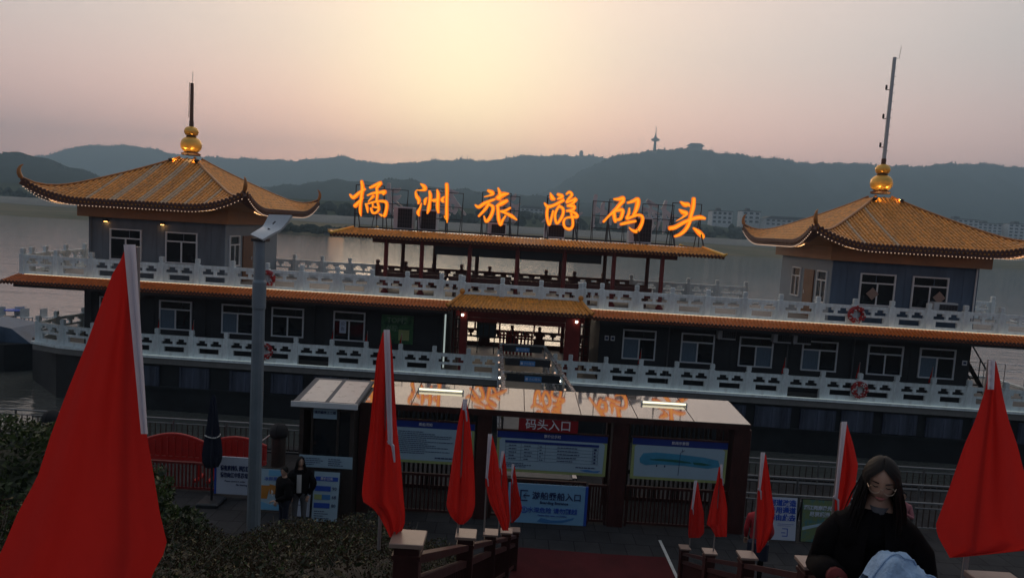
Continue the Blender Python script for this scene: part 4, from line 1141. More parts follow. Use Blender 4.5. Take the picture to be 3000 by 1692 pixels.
# ------------------------------------------------------------------ air conditioners
def ac_unit(x0, x1, h, y, z, label, d=0.75, grid=True):
    t = thing('air_conditioner', label, 'air conditioner', B((x0 + x1) / 2, y, z), -TH, 'air conditioner units on the boat')
    w = (x1 - x0) / 2
    MB().cbox(-w, w, 0, d, 0.06, h, 0.015).build('casing', M['ac'], t)
    MB().box(-w * 0.55, w * 0.94, -0.012, -0.002, 0.12, h - 0.07).build('coil', M['ac_grille'], t)
    g = MB()
    for k in range(6): g.box(-w * 0.55, w * 0.94, -0.022, -0.014, 0.12 + k * (h - 0.2) / 5, 0.128 + k * (h - 0.2) / 5)
    for k in range(7): g.box(lerp(-w * 0.55, w * 0.94, k / 6) - 0.004, lerp(-w * 0.55, w * 0.94, k / 6) + 0.004, -0.030, -0.023, 0.12, h - 0.07)
    g.build('grille', M['grey_cloth'], t)
    for sx in (-w * 0.8, w * 0.6): MB().box(sx, sx + 0.08, 0.05, d - 0.05, 0, 0.058).build('foot', M['dark_steel'], t)
    return t
ac_unit(-5.6, -4.74, 1.06, 3.4, 7.98, 'tall roof air conditioner between the first and second sign characters')
ac_unit(-4.56, -3.68, 1.0, 3.5, 7.98, 'roof air conditioner behind the second sign character')
ac_unit(-1.35, -0.54, 0.58, 3.3, 7.98, 'smallest roof air conditioner below the third sign character')
ac_unit(1.16, 2.09, 0.68, 3.4, 7.98, 'roof air conditioner below the fourth sign character')
ac_unit(4.95, 5.94, 1.2, 3.4, 7.98, 'tallest dark roof air conditioner right of the fifth sign character')
for i, (x, lab) in enumerate(((8.9, 'wall air conditioner under the eave left of the third right lower window'), (11.15, 'left one of two wall air conditioners side by side under the right eave'), (11.95, 'right one of two wall air conditioners side by side under the right eave'))):
    ac_unit(x - 0.36, x + 0.36, 0.52, 0.84, 4.28, lab, d=0.34)
ac_unit(17.0, 17.95, 0.42, 0.75, D2 + 0.72, 'low grey outdoor unit on the upper deck before the right pavilion window', d=0.4)

# ------------------------------------------------------------------ tables and benches on the open deck
for i, (x0, x1) in enumerate(((-6.0, -3.2), (-2.9, -0.2), (0.1, 2.8), (3.1, 6.0))):
    t = thing('long_table', ('leftmost', 'second from left', 'third from left', 'rightmost')[i] + ' long pale table under the pergola', 'table', B((x0 + x1) / 2, 3.5, D2), -TH, 'long tables under the pergola')
    w = (x1 - x0) / 2
    MB().cbox(-w, w, -0.4, 0.4, 0.72, 0.77, 0.01).build('tabletop', M['tabletop'], t)
    for sx in (-w + 0.15, w - 0.2):
        for sy in (-0.32, 0.26): MB().box(sx, sx + 0.06, sy, sy + 0.06, 0, 0.718).build('leg', M['red_rail'], t)
    for k, sy in enumerate((-0.85, 0.6)):
        bt = thing('bench', ('front' if k == 0 else 'rear') + ' red bench of the ' + ('leftmost', 'second from left', 'third from left', 'rightmost')[i] + ' long table', 'bench', B((x0 + x1) / 2, 3.5 + sy, D2), -TH, 'benches under the pergola')
        MB().cbox(-w, w, 0, 0.3, 0.42, 0.47, 0.01).build('seat', M['red_post'], bt)
        MB().box(-w, w, 0.0 if sy < 0 else 0.26, 0.04 if sy < 0 else 0.3, 0.472, 0.85).build('backrest', M['red_rail'], bt)
        for sx in (-w + 0.2, w - 0.26): MB().box(sx, sx + 0.06, 0.03, 0.27, 0, 0.418).build('leg', M['red_rail'], bt)

# ------------------------------------------------------------------ red and white flower wreaths hung on the rails
def wreath(x, y, z, lab):
    t = thing('wreath', lab, 'wreath', B(x, y, z), -TH, 'wreaths on the railings')
    rr = MB(); n = 26
    rr.tube([(0.25 * math.cos(2 * math.pi * k / n), 0, 0.25 * math.sin(2 * math.pi * k / n)) for k in range(n + 1)], 0.085, 7)
    rr.build('ring', M['sign_red'], t, smooth=True)
    a, b_ = MB(), MB()
    for k in range(80):
        th, q = random.uniform(0, 6.28), random.uniform(-0.08, 0.10)
        (a if k % 3 else b_).ball(((0.24 + q) * math.cos(th), -0.075 + random.uniform(-0.02, 0.02), (0.24 + q) * math.sin(th)), random.uniform(0.025, 0.042), 6, 4)
    tag(a.build('red_flowers', M['barrier'], t), kind='stuff'); tag(b_.build('white_flowers', M['white_cloth'], t), kind='stuff')
wreath(-9.96, 0.12, 5.78, 'red wreath on the upper railing behind the lamp post')
wreath(-9.88, -0.14, 2.83, 'red wreath on the lower railing behind the lamp post')
wreath(13.66, 0.12, 5.77, 'red wreath on the upper railing before the right pavilion')
wreath(13.97, -0.14, 2.83, 'red wreath on the lower railing below the right pavilion')

# small red flags standing on the lower railing posts
for i, (x, lab) in enumerate(((-14.42, 'small red flag left of the second visible lower window'), (-12.98, 'small red flag right of the second visible lower window'), (-7.18, 'small red flag before the window with the paper notice'), (-5.78, 'small red flag left of the green poster'), (-4.37, 'small red flag before the green poster'),
                              (5.35, 'small red flag before the first lower window right of the gate'), (11.09, 'small red flag at the left end of the open railing bay'), (14.02, 'small red flag above the right lower wreath'), (16.88, 'small red flag before the rightmost lower window'))):
    t = thing('small_flag', lab, 'flag', B(x, 0.14, D1 + 0.3), -TH, 'small flags on the boat railing')
    MB().tube([(0, 0, 0), (0, 0, 1.25)], 0.01, 5).build('pole', M['steel'], t)
    MB().grid([[(-0.02 - 0.12 * u * v_ + 0.012, 0.015 * math.sin(u * 9), 1.22 - 0.62 * v_) for u in np.linspace(0, 1, 6)] for v_ in np.linspace(0, 1, 5)]).build('cloth', M['flag'], t)

# ------------------------------------------------------------------ gangway from the quay to the boat
g = thing('gangway', 'steel gangway with hanging blue signs leading from the quay to the boat gate', 'gangway', (0, 0, 0))
def gx(y, s_): return lerp(-0.06, -0.33, (y - 19) / 8) if s_ < 0 else lerp(2.0, 1.42, (y - 19) / 8)
def gzf(y): return lerp(1.55, 2.32, min(1, max(0, (y - 19) / 7)))
fl = MB(); fl.grid([[(gx(y, -1), y, gzf(y)), (gx(y, 1), y, gzf(y))] for y in (18.4, 19.5, 21, 23, 25, 27.0)])
fl.grid([[(gx(y, 1), y, gzf(y) - 0.12), (gx(y, -1), y, gzf(y) - 0.12)] for y in (18.4, 19.5, 21, 23, 25, 27.0)])
fl.build('walkway', M['deck'], g)
for s_ in (-1, 1):
    st = MB()
    st.bar((gx(19.0, s_), 19.0, 3.75), (gx(26.9, s_), 26.9, 3.76), 0.11, 0.07)
    st.bar((gx(19.0, s_), 19.0, gzf(19) + 0.95), (gx(26.9, s_), 26.9, gzf(26.9) + 0.95), 0.07, 0.05)
    st.bar((gx(18.4, s_), 18.4, gzf(18.4) - 0.06), (gx(26.9, s_), 26.9, gzf(26.9) - 0.06), 0.12, 0.22)
    st.build('side_rail', M['steel'], g)
    for y in (19.1, 20.3, 21.5, 22.7, 24.0, 25.3, 26.7):
        p = MB().bar((gx(y, s_), y, gzf(y)), (gx(y, s_), y, 3.71), 0.07).build('side_post', M['steel'], g)
        MB().ball((gx(y, s_) + 0.06 * s_, y - 0.05, 3.35), 0.035, 6, 5).build('bulb', M['bulb_warm'] if y in (20.3, 22.7) else M['bulb'], p)
    for k in range(30):
        y = 19.2 + k * 0.26
        MB().bar((gx(y, s_), y, gzf(y) + 0.03), (gx(y, s_), y, gzf(y) + 0.93), 0.022).build('baluster', M['steel'], g)
for y, lab in ((26.7, ''), (24.0, ''), (21.5, '')):
    cb = MB().bar((gx(y, -1), y, 3.81), (gx(y, 1), y, 3.81), 0.08, 0.05).build('crossbar', M['steel'], g)
    w0, w1 = gx(y, -1), gx(y, 1)
    s_ = thing('hanging_sign', 'dark strip sign with blue lettering on the ' + {26.7: 'farthest', 24.0: 'middle', 21.5: 'nearest'}[y] + ' gangway crossbar', 'sign', ((w0 + w1) / 2, y - 0.06, 3.62), 0, 'hanging signs on the gangway')
    w = (w1 - w0) / 2 - 0.12
    MB().box(-w, w, 0, 0.03, -0.09, 0.16).build('panel', M['dark_steel'], s_)
    MB().box(-0.27, 0.27, -0.012, -0.002, -0.075, 0.1).build('plate', M['print_blue'], s_)
    lettering(s_, '小心碰头', 0.095, M['board_white'], (0.05, -0.018, 0.01)); MB().box(-0.24, -0.17, -0.018, -0.013, -0.03, 0.05).build('pictogram', M['board_white'], s_)

# ------------------------------------------------------------------ neighbouring barge at the far left, small lit boat on the river
bg = thing('neighbour_barge', 'dark flat barge with a pale bow housing at the left edge of the picture', 'barge', B(-30, 4.5, 0), -TH)
MB().plan([(-14, 0), (5.5, 0), (8.2, 2.0), (8.2, 3.5), (5.5, 6.5), (-14, 6.5)], -0.5, 1.35).build('hull', M['hull'], bg)
bh_ = MB().prism([(3.6, 1.353), (6.4, 1.353), (5.4, 2.05), (3.6, 2.3)], 0.6, 2.6).build('bow_housing', M['wall_blue'], bg)
MB().box(3.75, 4.5, 0.57, 0.598, 1.45, 2.0).build('hatch', M['hull'], bh_)
MB().lathe([(0.16, 0), (0.16, 0.5), (0.24, 0.55), (0.24, 0.62)], 12, (4.6, 0.25, 1.353)).build('bollard', M['ac'], bg)
MB().box(-14, 1.2, 3.2, 6.2, 1.353, 1.7).build('cabin_step', M['wall_dark'], bg)
for i in range(5):
    tb = thing('deck_chair', ('leftmost', 'second', 'third', 'fourth', 'rightmost')[i] + ' white plastic chair on the dark barge at far left', 'chair', B(-28.2 + i * 0.75, 8.4 - (i % 2) * 0.5, 1.7), R(20 * i), 'white chairs on the barge')
    MB().box(-0.22, 0.22, -0.22, 0.22, 0.42, 0.46).build('seat', M['ac'], tb); MB().box(-0.22, 0.22, 0.2, 0.24, 0.462, 0.9).build('backrest', M['ac'], tb)
    for sx in (-0.2, 0.16):
        for sy in (-0.2, 0.16): MB().box(sx, sx + 0.04, sy, sy + 0.04, 0, 0.418).build('leg', M['ac'], tb)
tt = thing('patio_umbrella', 'closed blue parasol table set on the dark barge at far left', 'parasol', B(-26.9, 8.3, 1.7), 0)
MB().lathe([(0.5, 0.72), (0.5, 0.76)], 12).build('tabletop', M['ink_blue'], tt); MB().lathe([(0.04, 0), (0.04, 0.718)], 8).build('leg', M['ac'], tt)
sb_ = thing('river_boat', 'tiny lit boat on the river right of the left pavilion roof', 'boat', (-80, 308, 0), R(20))
MB().prism([(-5.5, -0.2), (5.0, -0.2), (6.2, 1.3), (-5.8, 1.1)], -1.4, 1.4).build('hull', M['hull'], sb_)
MB().box(-4, 3, -1.1, 1.1, 1.32, 2.9).build('cabin', M['fascia'], sb_)
MB().box(-4.2, 3.3, -1.3, 1.3, 2.903, 3.15).build('roof', M['tile'], sb_)
MB().box(-3.6, 2.6, -1.14, -1.105, 1.9, 2.5).build('lit_window', M['led'], sb_)

# ------------------------------------------------------------------ picture-plane to place: a point of the photograph at a known distance
def at(px, py, Y):
    x, y = (px - 1500) / 2000, -(py - 846) / 2000
    u = x * math.cos(ROLL) - y * math.sin(ROLL); v_ = x * math.sin(ROLL) + y * math.cos(ROLL)
    d = Vector((u, math.cos(PITCH) + v_ * math.sin(PITCH), -math.sin(PITCH) + v_ * math.cos(PITCH)))
    return Vector((0, 0, CAM_Z)) + d * (Y / d.y)

# ------------------------------------------------------------------ entrance canopy
M['canopy'] = mat('glossy canopy sheet', (0.27, 0.24, 0.215), 0.05, spec=1.0, coat=0.6, var=0.18, vscale=1.6)
_cb = M['canopy'].node_tree.nodes['Principled BSDF']
_cb.inputs['Metallic'].default_value = 0.35
for _l in list(_cb.inputs['Roughness'].links): M['canopy'].node_tree.links.remove(_l)
_cb.inputs['Roughness'].default_value = 0.045
cp = thing('entrance_canopy', 'shiny flat entrance canopy on dark red posts in front of the boat', 'canopy', (0, 0, PZ))
CX0, CX1 = -3.69, 6.04
def cz(y): return lerp(2.84, 2.97, (y - 16.4) / 1.8)
for k in range(7):
    a, b_ = lerp(CX0, CX1, k / 7) + 0.012, lerp(CX0, CX1, (k + 1) / 7) - 0.012
    MB().add([(a, 16.4, cz(16.4)), (b_, 16.4, cz(16.4)), (b_, 18.2, cz(18.2)), (a, 18.2, cz(18.2)), (a, 16.4, cz(16.4) - 0.02), (b_, 16.4, cz(16.4) - 0.02), (b_, 18.2, cz(18.2) - 0.02), (a, 18.2, cz(18.2) - 0.02)],
             [(0, 1, 2, 3), (7, 6, 5, 4), (0, 4, 5, 1), (1, 5, 6, 2), (2, 6, 7, 3), (3, 7, 4, 0)]).build('roof_panel', M['canopy'], cp)
fr = MB()
fr.box(CX0, CX1, 16.42, 16.52, 2.68, 2.815); fr.box(CX0, CX1, 18.05, 18.15, 2.80, 2.93)
for k in range(8):
    x = lerp(CX0, CX1, k / 7); fr.bar((x, 16.45, cz(16.45) - 0.055), (x, 18.15, cz(18.15) - 0.055), 0.06, 0.06)
fr.build('roof_frame', M['wood_red'], cp)
for x, w in ((-3.42, 0.17), (-0.48, 0.18), (2.9, 0.2), (5.9, 0.22)):
    MB().cbox(x - w, x + w, 16.5, 16.5 + 2 * w * 0.9, 0, 2.675, 0.015).build('post', M['wood_red'], cp)
    MB().cbox(x - w * 0.7, x + w * 0.7, 17.85, 18.1, 0, 2.79, 0.015).build('rear_post', M['wood_red'], cp)
# two lit tube lights fixed on the canopy
for x, lab in ((-1.7, 'left lit tube light lying along the entrance canopy'), (4.14, 'right lit tube light lying along the entrance canopy')):
    t = thing('tube_light', lab, 'lamp', (x, 17.5, PZ + cz(17.5) + 0.035), 0, 'tube lights on the canopy')
    MB().tube([(-0.56, 0, 0.02), (0.56, 0, 0.02)], 0.022, 8).build('tube', M['tube'], t)
    MB().box(-0.6, 0.6, 0.03, 0.06, -0.03, 0.05).box(-0.6, -0.565, -0.03, 0.029, -0.03, 0.05).box(0.565, 0.6, -0.03, 0.029, -0.03, 0.05).build('holder', M['ac'], t)

# ---- boards
def text_lines(parent, x0, x1, z0, z1, n, m_=None, y=-0.012, h=0.016, ragged=True):
    tb = MB()
    for i in range(n):
        z = lerp(z1, z0, i / max(1, n - 1)); x = x0
        end = x0 + (x1 - x0) * (random.uniform(0.45, 1.0) if ragged else 1)
        while x < end:
            w = random.uniform(0.03, 0.09)
            tb.box(x, min(x + w, end), y - 0.003, y, z - h / 2, z + h / 2); x += w + 0.012
    return tag(tb.build('small_print', m_ or M['ink'], parent), kind='stuff')
def board(name, lab, x0, x1, z0, z1, title, y=16.5, head=0.17):
    t = thing(name, lab, 'notice board', (x0, y, z0), 0, 'blue headed boards at the entrance')
    w, h = x1 - x0, z1 - z0
    MB().box(0, w, 0, 0.05, 0, h).build('backing', M['board_green'], t)
    MB().box(0, w, -0.006, -0.001, h - head, h).build('header', M['board_blue'], t)
    MB().prism([(0.08, 0.07), (w - 0.08, 0.07), (w - 0.06, h - head - 0.05), (w - 0.12, h - head - 0.004), (0.12, h - head - 0.004), (0.06, h - head - 0.05)], -0.006, -0.001).build('face', M['board_pale'], t)
    MB().box(-0.03, w + 0.03, -0.02, 0.07, h + 0.002, h + 0.035).build('top_rail', M['wood_red'], t)
    lettering(t, title, 0.085, M['white_ink'], (w / 2, -0.012, h - head / 2))
    for sx in (0.1, w - 0.13): MB().box(sx, sx + 0.03, 0.052, 0.08, 0.02, 3.8 - z1 + h - 0.1).build('hanger', M['dark_steel'], t)
    return t, w, h
t, w, h = board('notice_board', 'left blue headed notice board full of small print, behind the two left flags', -3.15, -0.72, 2.46, 3.52, '乘船须知')
text_lines(t, 0.55, w - 0.5, 0.25, h - 0.27, 12)
text_lines(t, w - 0.95, w - 0.25, 0.15, 0.15, 1, h=0.03)
t, w, h = board('notice_board', 'middle blue headed board with a ruled price table under the red sign', -0.15, 2.58, 2.38, 3.40, '票价公示栏')
tb = MB()
for i in range(6): tb.box(0.22, w - 0.22, -0.010, -0.0065, h - 0.30 - i * 0.085, h - 0.296 - i * 0.085)
for x in (0.22, 0.6, 1.02, 1.2, w - 0.35, w - 0.22): tb.box(x, x + 0.005, -0.014, -0.0105, h - 0.725, h - 0.30)
tb.build('table_rules', M['ink'], t)
MB().box(0.2, w - 0.2, -0.012, -0.007, h - 0.285, h - 0.225).build('table_header', M['board_blue'], t)
for x0, x1 in ((0.3, 0.5), (0.68, 0.9), (1.06, 1.16), (1.5, 2.1), (w - 0.32, w - 0.25)): text_lines(t, x0, x1, h - 0.68, h - 0.345, 5, y=-0.0165, h=0.02 if x1 < w - 0.3 else 0.045)
text_lines(t, 0.25, 1.0, 0.14, 0.22, 3, y=-0.0095); text_lines(t, w - 0.75, w - 0.25, 0.2, 0.2, 1, y=-0.0095, h=0.025)
MB().prism([(w - 0.65, 0.13), (w - 0.5, 0.10), (w - 0.2, 0.09), (w - 0.12, 0.15), (w - 0.3, 0.13), (w - 0.45, 0.16)], -0.011, -0.007).build('wave_print', M['print_blue'], t)
t, w, h = board('notice_board', 'right blue headed board showing a blue river map with a green island', 3.2, 5.56, 2.38, 3.42, '航线示意图')
MB().prism([(0.2, 0.52), (0.28, 0.66), (0.6, 0.70), (1.2, 0.68), (1.8, 0.64), (2.15, 0.58), (2.2, 0.42), (1.9, 0.36), (1.3, 0.40), (0.7, 0.40), (0.35, 0.36), (0.22, 0.42)], -0.010, -0.0065).build('river_print', M['print_teal'], t)
MB().prism([(0.45, 0.52), (0.75, 0.545), (1.15, 0.54), (1.45, 0.50), (1.5, 0.47), (1.2, 0.475), (0.8, 0.49), (0.48, 0.50)], -0.014, -0.0105).prism([(1.52, 0.50), (1.75, 0.50), (2.0, 0.46), (1.8, 0.435), (1.56, 0.45)], -0.014, -0.0105).build('island_print', M['print_green'], t)
MB().bar((1.18, -0.0165, 0.15), (1.2, -0.0165, 0.72), 0.012, 0.003).bar((1.2, -0.0165, 0.72), (1.3, -0.0165, 0.80), 0.012, 0.003).bar((1.24, -0.0165, 0.75), (1.24, -0.0165, 0.82), 0.012, 0.003).build('bridge_print', M['ink'], t)
for x in (0.62, 0.82): MB().box(x, x + 0.03, -0.0125, -0.0105, 0.335, 0.385).build('pier_print', M['ink'], t)

t = thing('entrance_sign', 'dark red sign with white characters under the canopy edge', 'sign', (1.09, 16.44, 3.47), 0)
MB().box(-0.73, 0.73, 0, 0.04, -0.02, 0.29).build('panel', M['sign_red'], t)
lettering(t, '码头入口', 0.285, M['white_ink'], (0.0, -0.006, 0.135), offset=0.002)
t = thing('boarding_sign', 'large pale blue boarding sign with navy arrow on the low gate', 'sign', (0.2, 16.42, PZ + 0.02), 0)
w, h = 1.98, 1.0
MB().box(0, w - 0.07, 0, 0.03, 0, h).build('panel', M['sky_blue'], t)
MB().box(w - 0.068, w, -0.002, 0.032, 0, h).build('edge_strip', M['ink_blue'], t)
lettering(t, '游船乘船入口', 0.205, M['ink'], (1.21, -0.006, 0.70), offset=0.003)
lettering(t, 'Boarding Entrance', 0.095, M['ink'], (1.15, -0.006, 0.54), offset=0.002)
lettering(t, '水深危险 请勿翻越', 0.15, M['ink_blue'], (1.12, -0.006, 0.335), offset=0.002)
lettering(t, 'Caution deep water, no climbing', 0.055, M['ink_blue'], (1.12, -0.006, 0.215))
ic = MB()
ic.box(0.30, 0.33, -0.008, -0.002, 0.56, 0.84).box(0.332, 0.49, -0.008, -0.002, 0.81, 0.84).box(0.332, 0.49, -0.008, -0.002, 0.56, 0.59)
ic.box(0.38, 0.54, -0.008, -0.002, 0.685, 0.715).bar((0.38, -0.011, 0.70), (0.45, -0.011, 0.77), 0.03, 0.004).bar((0.38, -0.011, 0.70), (0.45, -0.011, 0.63), 0.03, 0.004)
ic.build('arrow_icon', M['ink'], t)
ri = MB(); ri.tube([(0.42 + 0.075 * math.cos(a), -0.004, 0.335 + 0.075 * math.sin(a)) for a in np.linspace(0, 6.283, 20)], 0.01, 5); ri.bar((0.365, -0.009, 0.385), (0.475, -0.009, 0.285), 0.016, 0.006)
ri.ball((0.425, -0.004, 0.36), 0.018, 6, 5).bar((0.425, -0.005, 0.345), (0.40, -0.005, 0.29), 0.02, 0.005).build('no_climb_icon', M['ink_blue'], t)
MB().prism([(0.75, 0.05), (1.0, 0.02), (1.4, 0.05), (1.65, 0.14), (1.68, 0.20), (1.4, 0.12), (1.1, 0.10), (0.85, 0.15)], -0.006, -0.002).build('wave_print', M['print_blue'], t)

# ---- slatted gates between the posts
def slat_gate(lab, x0, x1, y, z1, n, m_, name='slatted_gate', z0=0.06):
    t = thing(name, lab, 'gate', (x0, y, PZ), 0)
    w = x1 - x0
    MB().box(0, w, 0, 0.06, z1 - 0.06, z1).build('top_rail', m_, t); MB().box(0, w, 0, 0.05, z0, z0 + 0.06).build('bottom_rail', m_, t)
    me = MB().box(-0.018, 0.018, 0.01, 0.04, z0 + 0.061, z1 - 0.061).mesh('slat', m_)
    for i in range(n): link('slat', me, t, (lerp(0.06, w - 0.06, i / (n - 1)), 0, 0))
    for sx in (0.0, w - 0.05): MB().box(sx, sx + 0.05, -0.01, -0.001, 0, z1).build('stile', m_, t)
    return t
slat_gate('dark red slatted gate below the river map board', 3.15, 5.7, 16.6, 1.05, 26, M['wood_red'])
slat_gate('dark red slatted gate beside the boarding sign', 2.2, 2.68, 16.62, 1.02, 6, M['wood_red'])
slat_gate('dark red slatted gate behind the two left flags', -3.2, -0.7, 16.62, 1.05, 24, M['wood_red'])
slat_gate('dark red slatted gate behind the boarding sign', -0.28, 2.15, 16.64, 1.05, 18, M['wood_red'])
for x0, x1, y, lab in ((-3.4, -0.3, 18.3, 'dark screen of vertical slats at the rear left of the canopy'), (3.4, 5.8, 18.3, 'dark screen of vertical slats at the rear right of the canopy')):
    t = thing('slat_screen', lab, 'screen', (x0, y, PZ))
    MB().box(0, x1 - x0, 0, 0.05, 2.55, 2.65).build('top_rail', M['wood_red'], t); MB().box(0, x1 - x0, 0, 0.05, 0.0, 0.1).build('bottom_rail', M['wood_red'], t)
    me = MB().box(0, 0.06, 0.01, 0.04, 0.102, 2.548).mesh('slat', M['booth'])
    k = int((x1 - x0) / 0.13)
    for i in range(k): link('slat', me, t, (0.03 + i * 0.13, 0, 0))

# ---- ticket booth
t = thing('ticket_booth', 'dark timber ticket booth with a pale sheet roof beside the canopy', 'booth', (-4.92, 16.05, PZ))
for x in (0, 1.22): MB().box(x, x + 0.1, 0, 0.1, 0, 2.83).build('corner_post', M['booth'], t)
for x in (0, 1.22): MB().box(x, x + 0.1, 1.5, 1.6, 0, 2.83).build('corner_post', M['booth'], t)
MB().box(0.102, 1.218, 0.03, 0.08, 0.0, 1.32).build('front_panel', M['booth'], t)
MB().box(0.02, 0.08, 0.102, 1.498, 0, 2.8).build('side_panel', M['booth'], t); MB().box(1.24, 1.30, 0.102, 1.498, 0, 2.8).build('side_panel', M['booth'], t)
MB().box(0.102, 1.218, 1.52, 1.57, 0, 2.8).build('back_panel', M['booth'], t)
MB().box(0.102, 1.218, 0.02, 0.09, 2.66, 2.82).build('lintel', M['booth'], t)
wf = MB().box(0.1, 1.22, -0.02, 0.02, 1.33, 1.40).box(0.28, 0.33, 0.0, 0.06, 1.402, 2.655).box(0.9, 0.95, 0.0, 0.06, 1.402, 2.655).build('window_frame', M['booth'], t)
MB().box(0.33, 0.9, 0.04, 0.05, 1.40, 2.655).build('pane', M['glass'], wf); MB().box(0.95, 1.218, 0.04, 0.05, 1.40, 2.655).build('pane', M['glass'], wf)
rf = MB().add([(-0.12, -0.22, 2.90), (1.42, -0.22, 2.90), (1.42, 1.7, 3.06), (-0.12, 1.7, 3.06), (-0.12, -0.22, 2.835), (1.42, -0.22, 2.835), (1.42, 1.7, 2.99), (-0.12, 1.7, 2.99)],
              [(0, 1, 2, 3), (7, 6, 5, 4), (0, 4, 5, 1), (1, 5, 6, 2), (2, 6, 7, 3), (3, 7, 4, 0)]).build('roof', M['grey_cloth'], t)
for a, b_ in ((0.02, 0.62), (0.72, 1.34)):
    MB().add([(a, -0.1, 2.914), (b_, -0.1, 2.914), (b_, 1.55, 3.052), (a, 1.55, 3.052)], [(0, 1, 2, 3)]).build('roof_sheet', M['sheet'], rf)
MB().box(-0.14, 1.44, -0.25, -0.222, 2.80, 2.93).build('roof_trim', M['frame'], rf)
s_ = thing('booth_sign', 'white paper sign with blue characters in the ticket booth window', 'sign', (-4.58, 16.02, 3.58))
MB().box(0, 0.56, 0, 0.012, 0, 0.28).build('panel', M['board_pale'], s_); lettering(s_, '请按顺序上二楼', 0.075, M['ink'], (0.28, -0.008, 0.15), offset=0.001)
s_ = thing('booth_banner', 'wide pale blue strip of small print under the booth window', 'sign', (-4.9, 16.02, 2.40))
MB().box(0.02, 1.3, -0.02, 0.0, -0.02, 0.27).build('panel', M['board_pale'], s_); text_lines(s_, 0.12, 0.6, 0.05, 0.2, 4, y=-0.026); text_lines(s_, 0.72, 1.2, 0.05, 0.2, 4, y=-0.026)
# ---- boards on the ground beside the booth
def a_board(lab, x, y, w, h, face, lean=R(8), z=PZ, frame=M['dark_steel'], name='standing_board'):
    t = thing(name, lab, 'board', (x, y, z + 0.03))
    t.rotation_euler = (-lean, 0, 0)
    MB().box(0, w, 0, 0.03, 0.0, h).build('frame', frame, t)
    MB().box(0.025, w - 0.025, -0.008, -0.001, 0.025, h - 0.025).build('face', face, t)
    for sx in (0.02, w - 0.05): MB().bar((sx, 0.035, h - 0.1), (sx, 0.035 + h * 0.36, 0.03 + h * 0.06), 0.025).build('stay', frame, t)
    return t
t = a_board('standing price board with blue bars in front of the ticket booth', -4.5, 15.75, 0.66, 1.22, M['board_pale'])
MB().box(0.06, 0.6, -0.014, -0.009, 0.98, 1.08).build('title_bar', M['ink_blue'], t); lettering(t, '票价公示', 0.075, M['white_ink'], (0.33, -0.018, 1.03))
for i, z in enumerate((0.74, 0.54, 0.34)):
    b_ = MB().box(0.06, 0.44, -0.014, -0.009, z, z + 0.12).build('price_bar', M['ink_blue'] if i != 1 else M['print_blue'], t)
    if i == 1: MB().box(0.06, 0.24, -0.019, -0.0145, z, z + 0.12).build('price_tab', M['board_green'], b_)
    lettering(t, ('90', '68', '80')[i], 0.11, M['ink'], (0.53, -0.012, z + 0.06))
text_lines(t, 0.08, 0.56, 0.1, 0.26, 4)
t = a_board('white standing board partly hidden behind the couple', -5.0, 15.95, 0.44, 1.25, M['board_white'])
text_lines(t, 0.1, 0.4, 0.3, 1.1, 8)
t = a_board('standing poster of an orange drink on pale blue, behind the lamp post', -6.02, 16.2, 0.74, 1.05, M['board_pale'])
M['orange_print'] = mat('printed orange drink', (0.50, 0.20, 0.03), 0.5); M['cyan_print'] = mat('printed light cyan', (0.16, 0.42, 0.66), 0.5)
MB().prism([(0.14, 0.3), (0.30, 0.3), (0.36, 0.62), (0.1, 0.62)], -0.014, -0.009).prism([(0.36, 0.42), (0.5, 0.42), (0.54, 0.62), (0.34, 0.66)], -0.018, -0.0145).build('cup_print', M['orange_print'], t)
MB().prism([(0.04, 0.04), (0.70, 0.04), (0.70, 0.2), (0.4, 0.16), (0.04, 0.26)], -0.014, -0.009).build('sea_print', M['cyan_print'], t)
MB().box(0.3, 0.7, -0.014, -0.009, 0.86, 1.0).build('sky_print', M['cyan_print'], t)
lettering(t, '冰鲜果茶', 0.11, M['ink_blue'], (0.42, -0.012, 0.78))
t = thing('queue_notice', 'white notice panel with navy characters fixed to the fence left of the lamp post', 'sign', (-7.28, 16.95, PZ + 0.08))
MB().box(0, 0.95, 0, 0.03, 0, 0.98).build('panel', M['board_white'], t); MB().box(-0.05, -0.002, -0.01, 0.03, 0, 1.0).build('edge_strip', M['ink_blue'], t)
lettering(t, '请有序排队 谨防拥挤', 0.135, M['ink'], (0.1, -0.006, 0.68), offset=0.005, align='LEFT').scale = (0.95, 1, 1)
lettering(t, '请勿向江中乱扔垃圾', 0.135, M['ink'], (0.1, -0.006, 0.50), offset=0.005, align='LEFT').scale = (0.95, 1, 1)
for ch in list(t.children):
    if ch.name.startswith('lettering'):
        ch.scale = (0.66, 1.05, 1)
lettering(t, 'Please queue in order', 0.06, M['ink'], (0.48, -0.006, 0.35)); lettering(t, 'No littering', 0.06, M['ink'], (0.65, -0.006, 0.26))

t = a_board('standing board with large blue characters at the right of the canopy', 6.55, 16.2, 0.78, 1.1, M['board_white'], lean=R(5))
for i, s_ in enumerate(('河道改造', '专用通道', '请由此去')): lettering(t, s_, 0.165, M['ink_blue'], (0.4, -0.012, 0.93 - i * 0.18), offset=0.006)
MB().box(0.3, 0.7, -0.012, -0.009, 0.42, 0.428).box(0.3, 0.62, -0.012, -0.009, 0.38, 0.386).build('rule_print', M['ink_blue'], t)
MB().box(0.42, 0.56, -0.012, -0.009, 0.30, 0.32).box(0.54, 0.56, -0.012, -0.009, 0.12, 0.299).box(0.42, 0.539, -0.012, -0.009, 0.12, 0.14).box(0.40, 0.50, -0.012, -0.009, 0.2, 0.22).build('arrow_icon', M['ink_blue'], t)
M['scenic'] = mat('printed green river view', (0.07, 0.20, 0.22), 0.5, col2=(0.16, 0.22, 0.10), vscale=5)
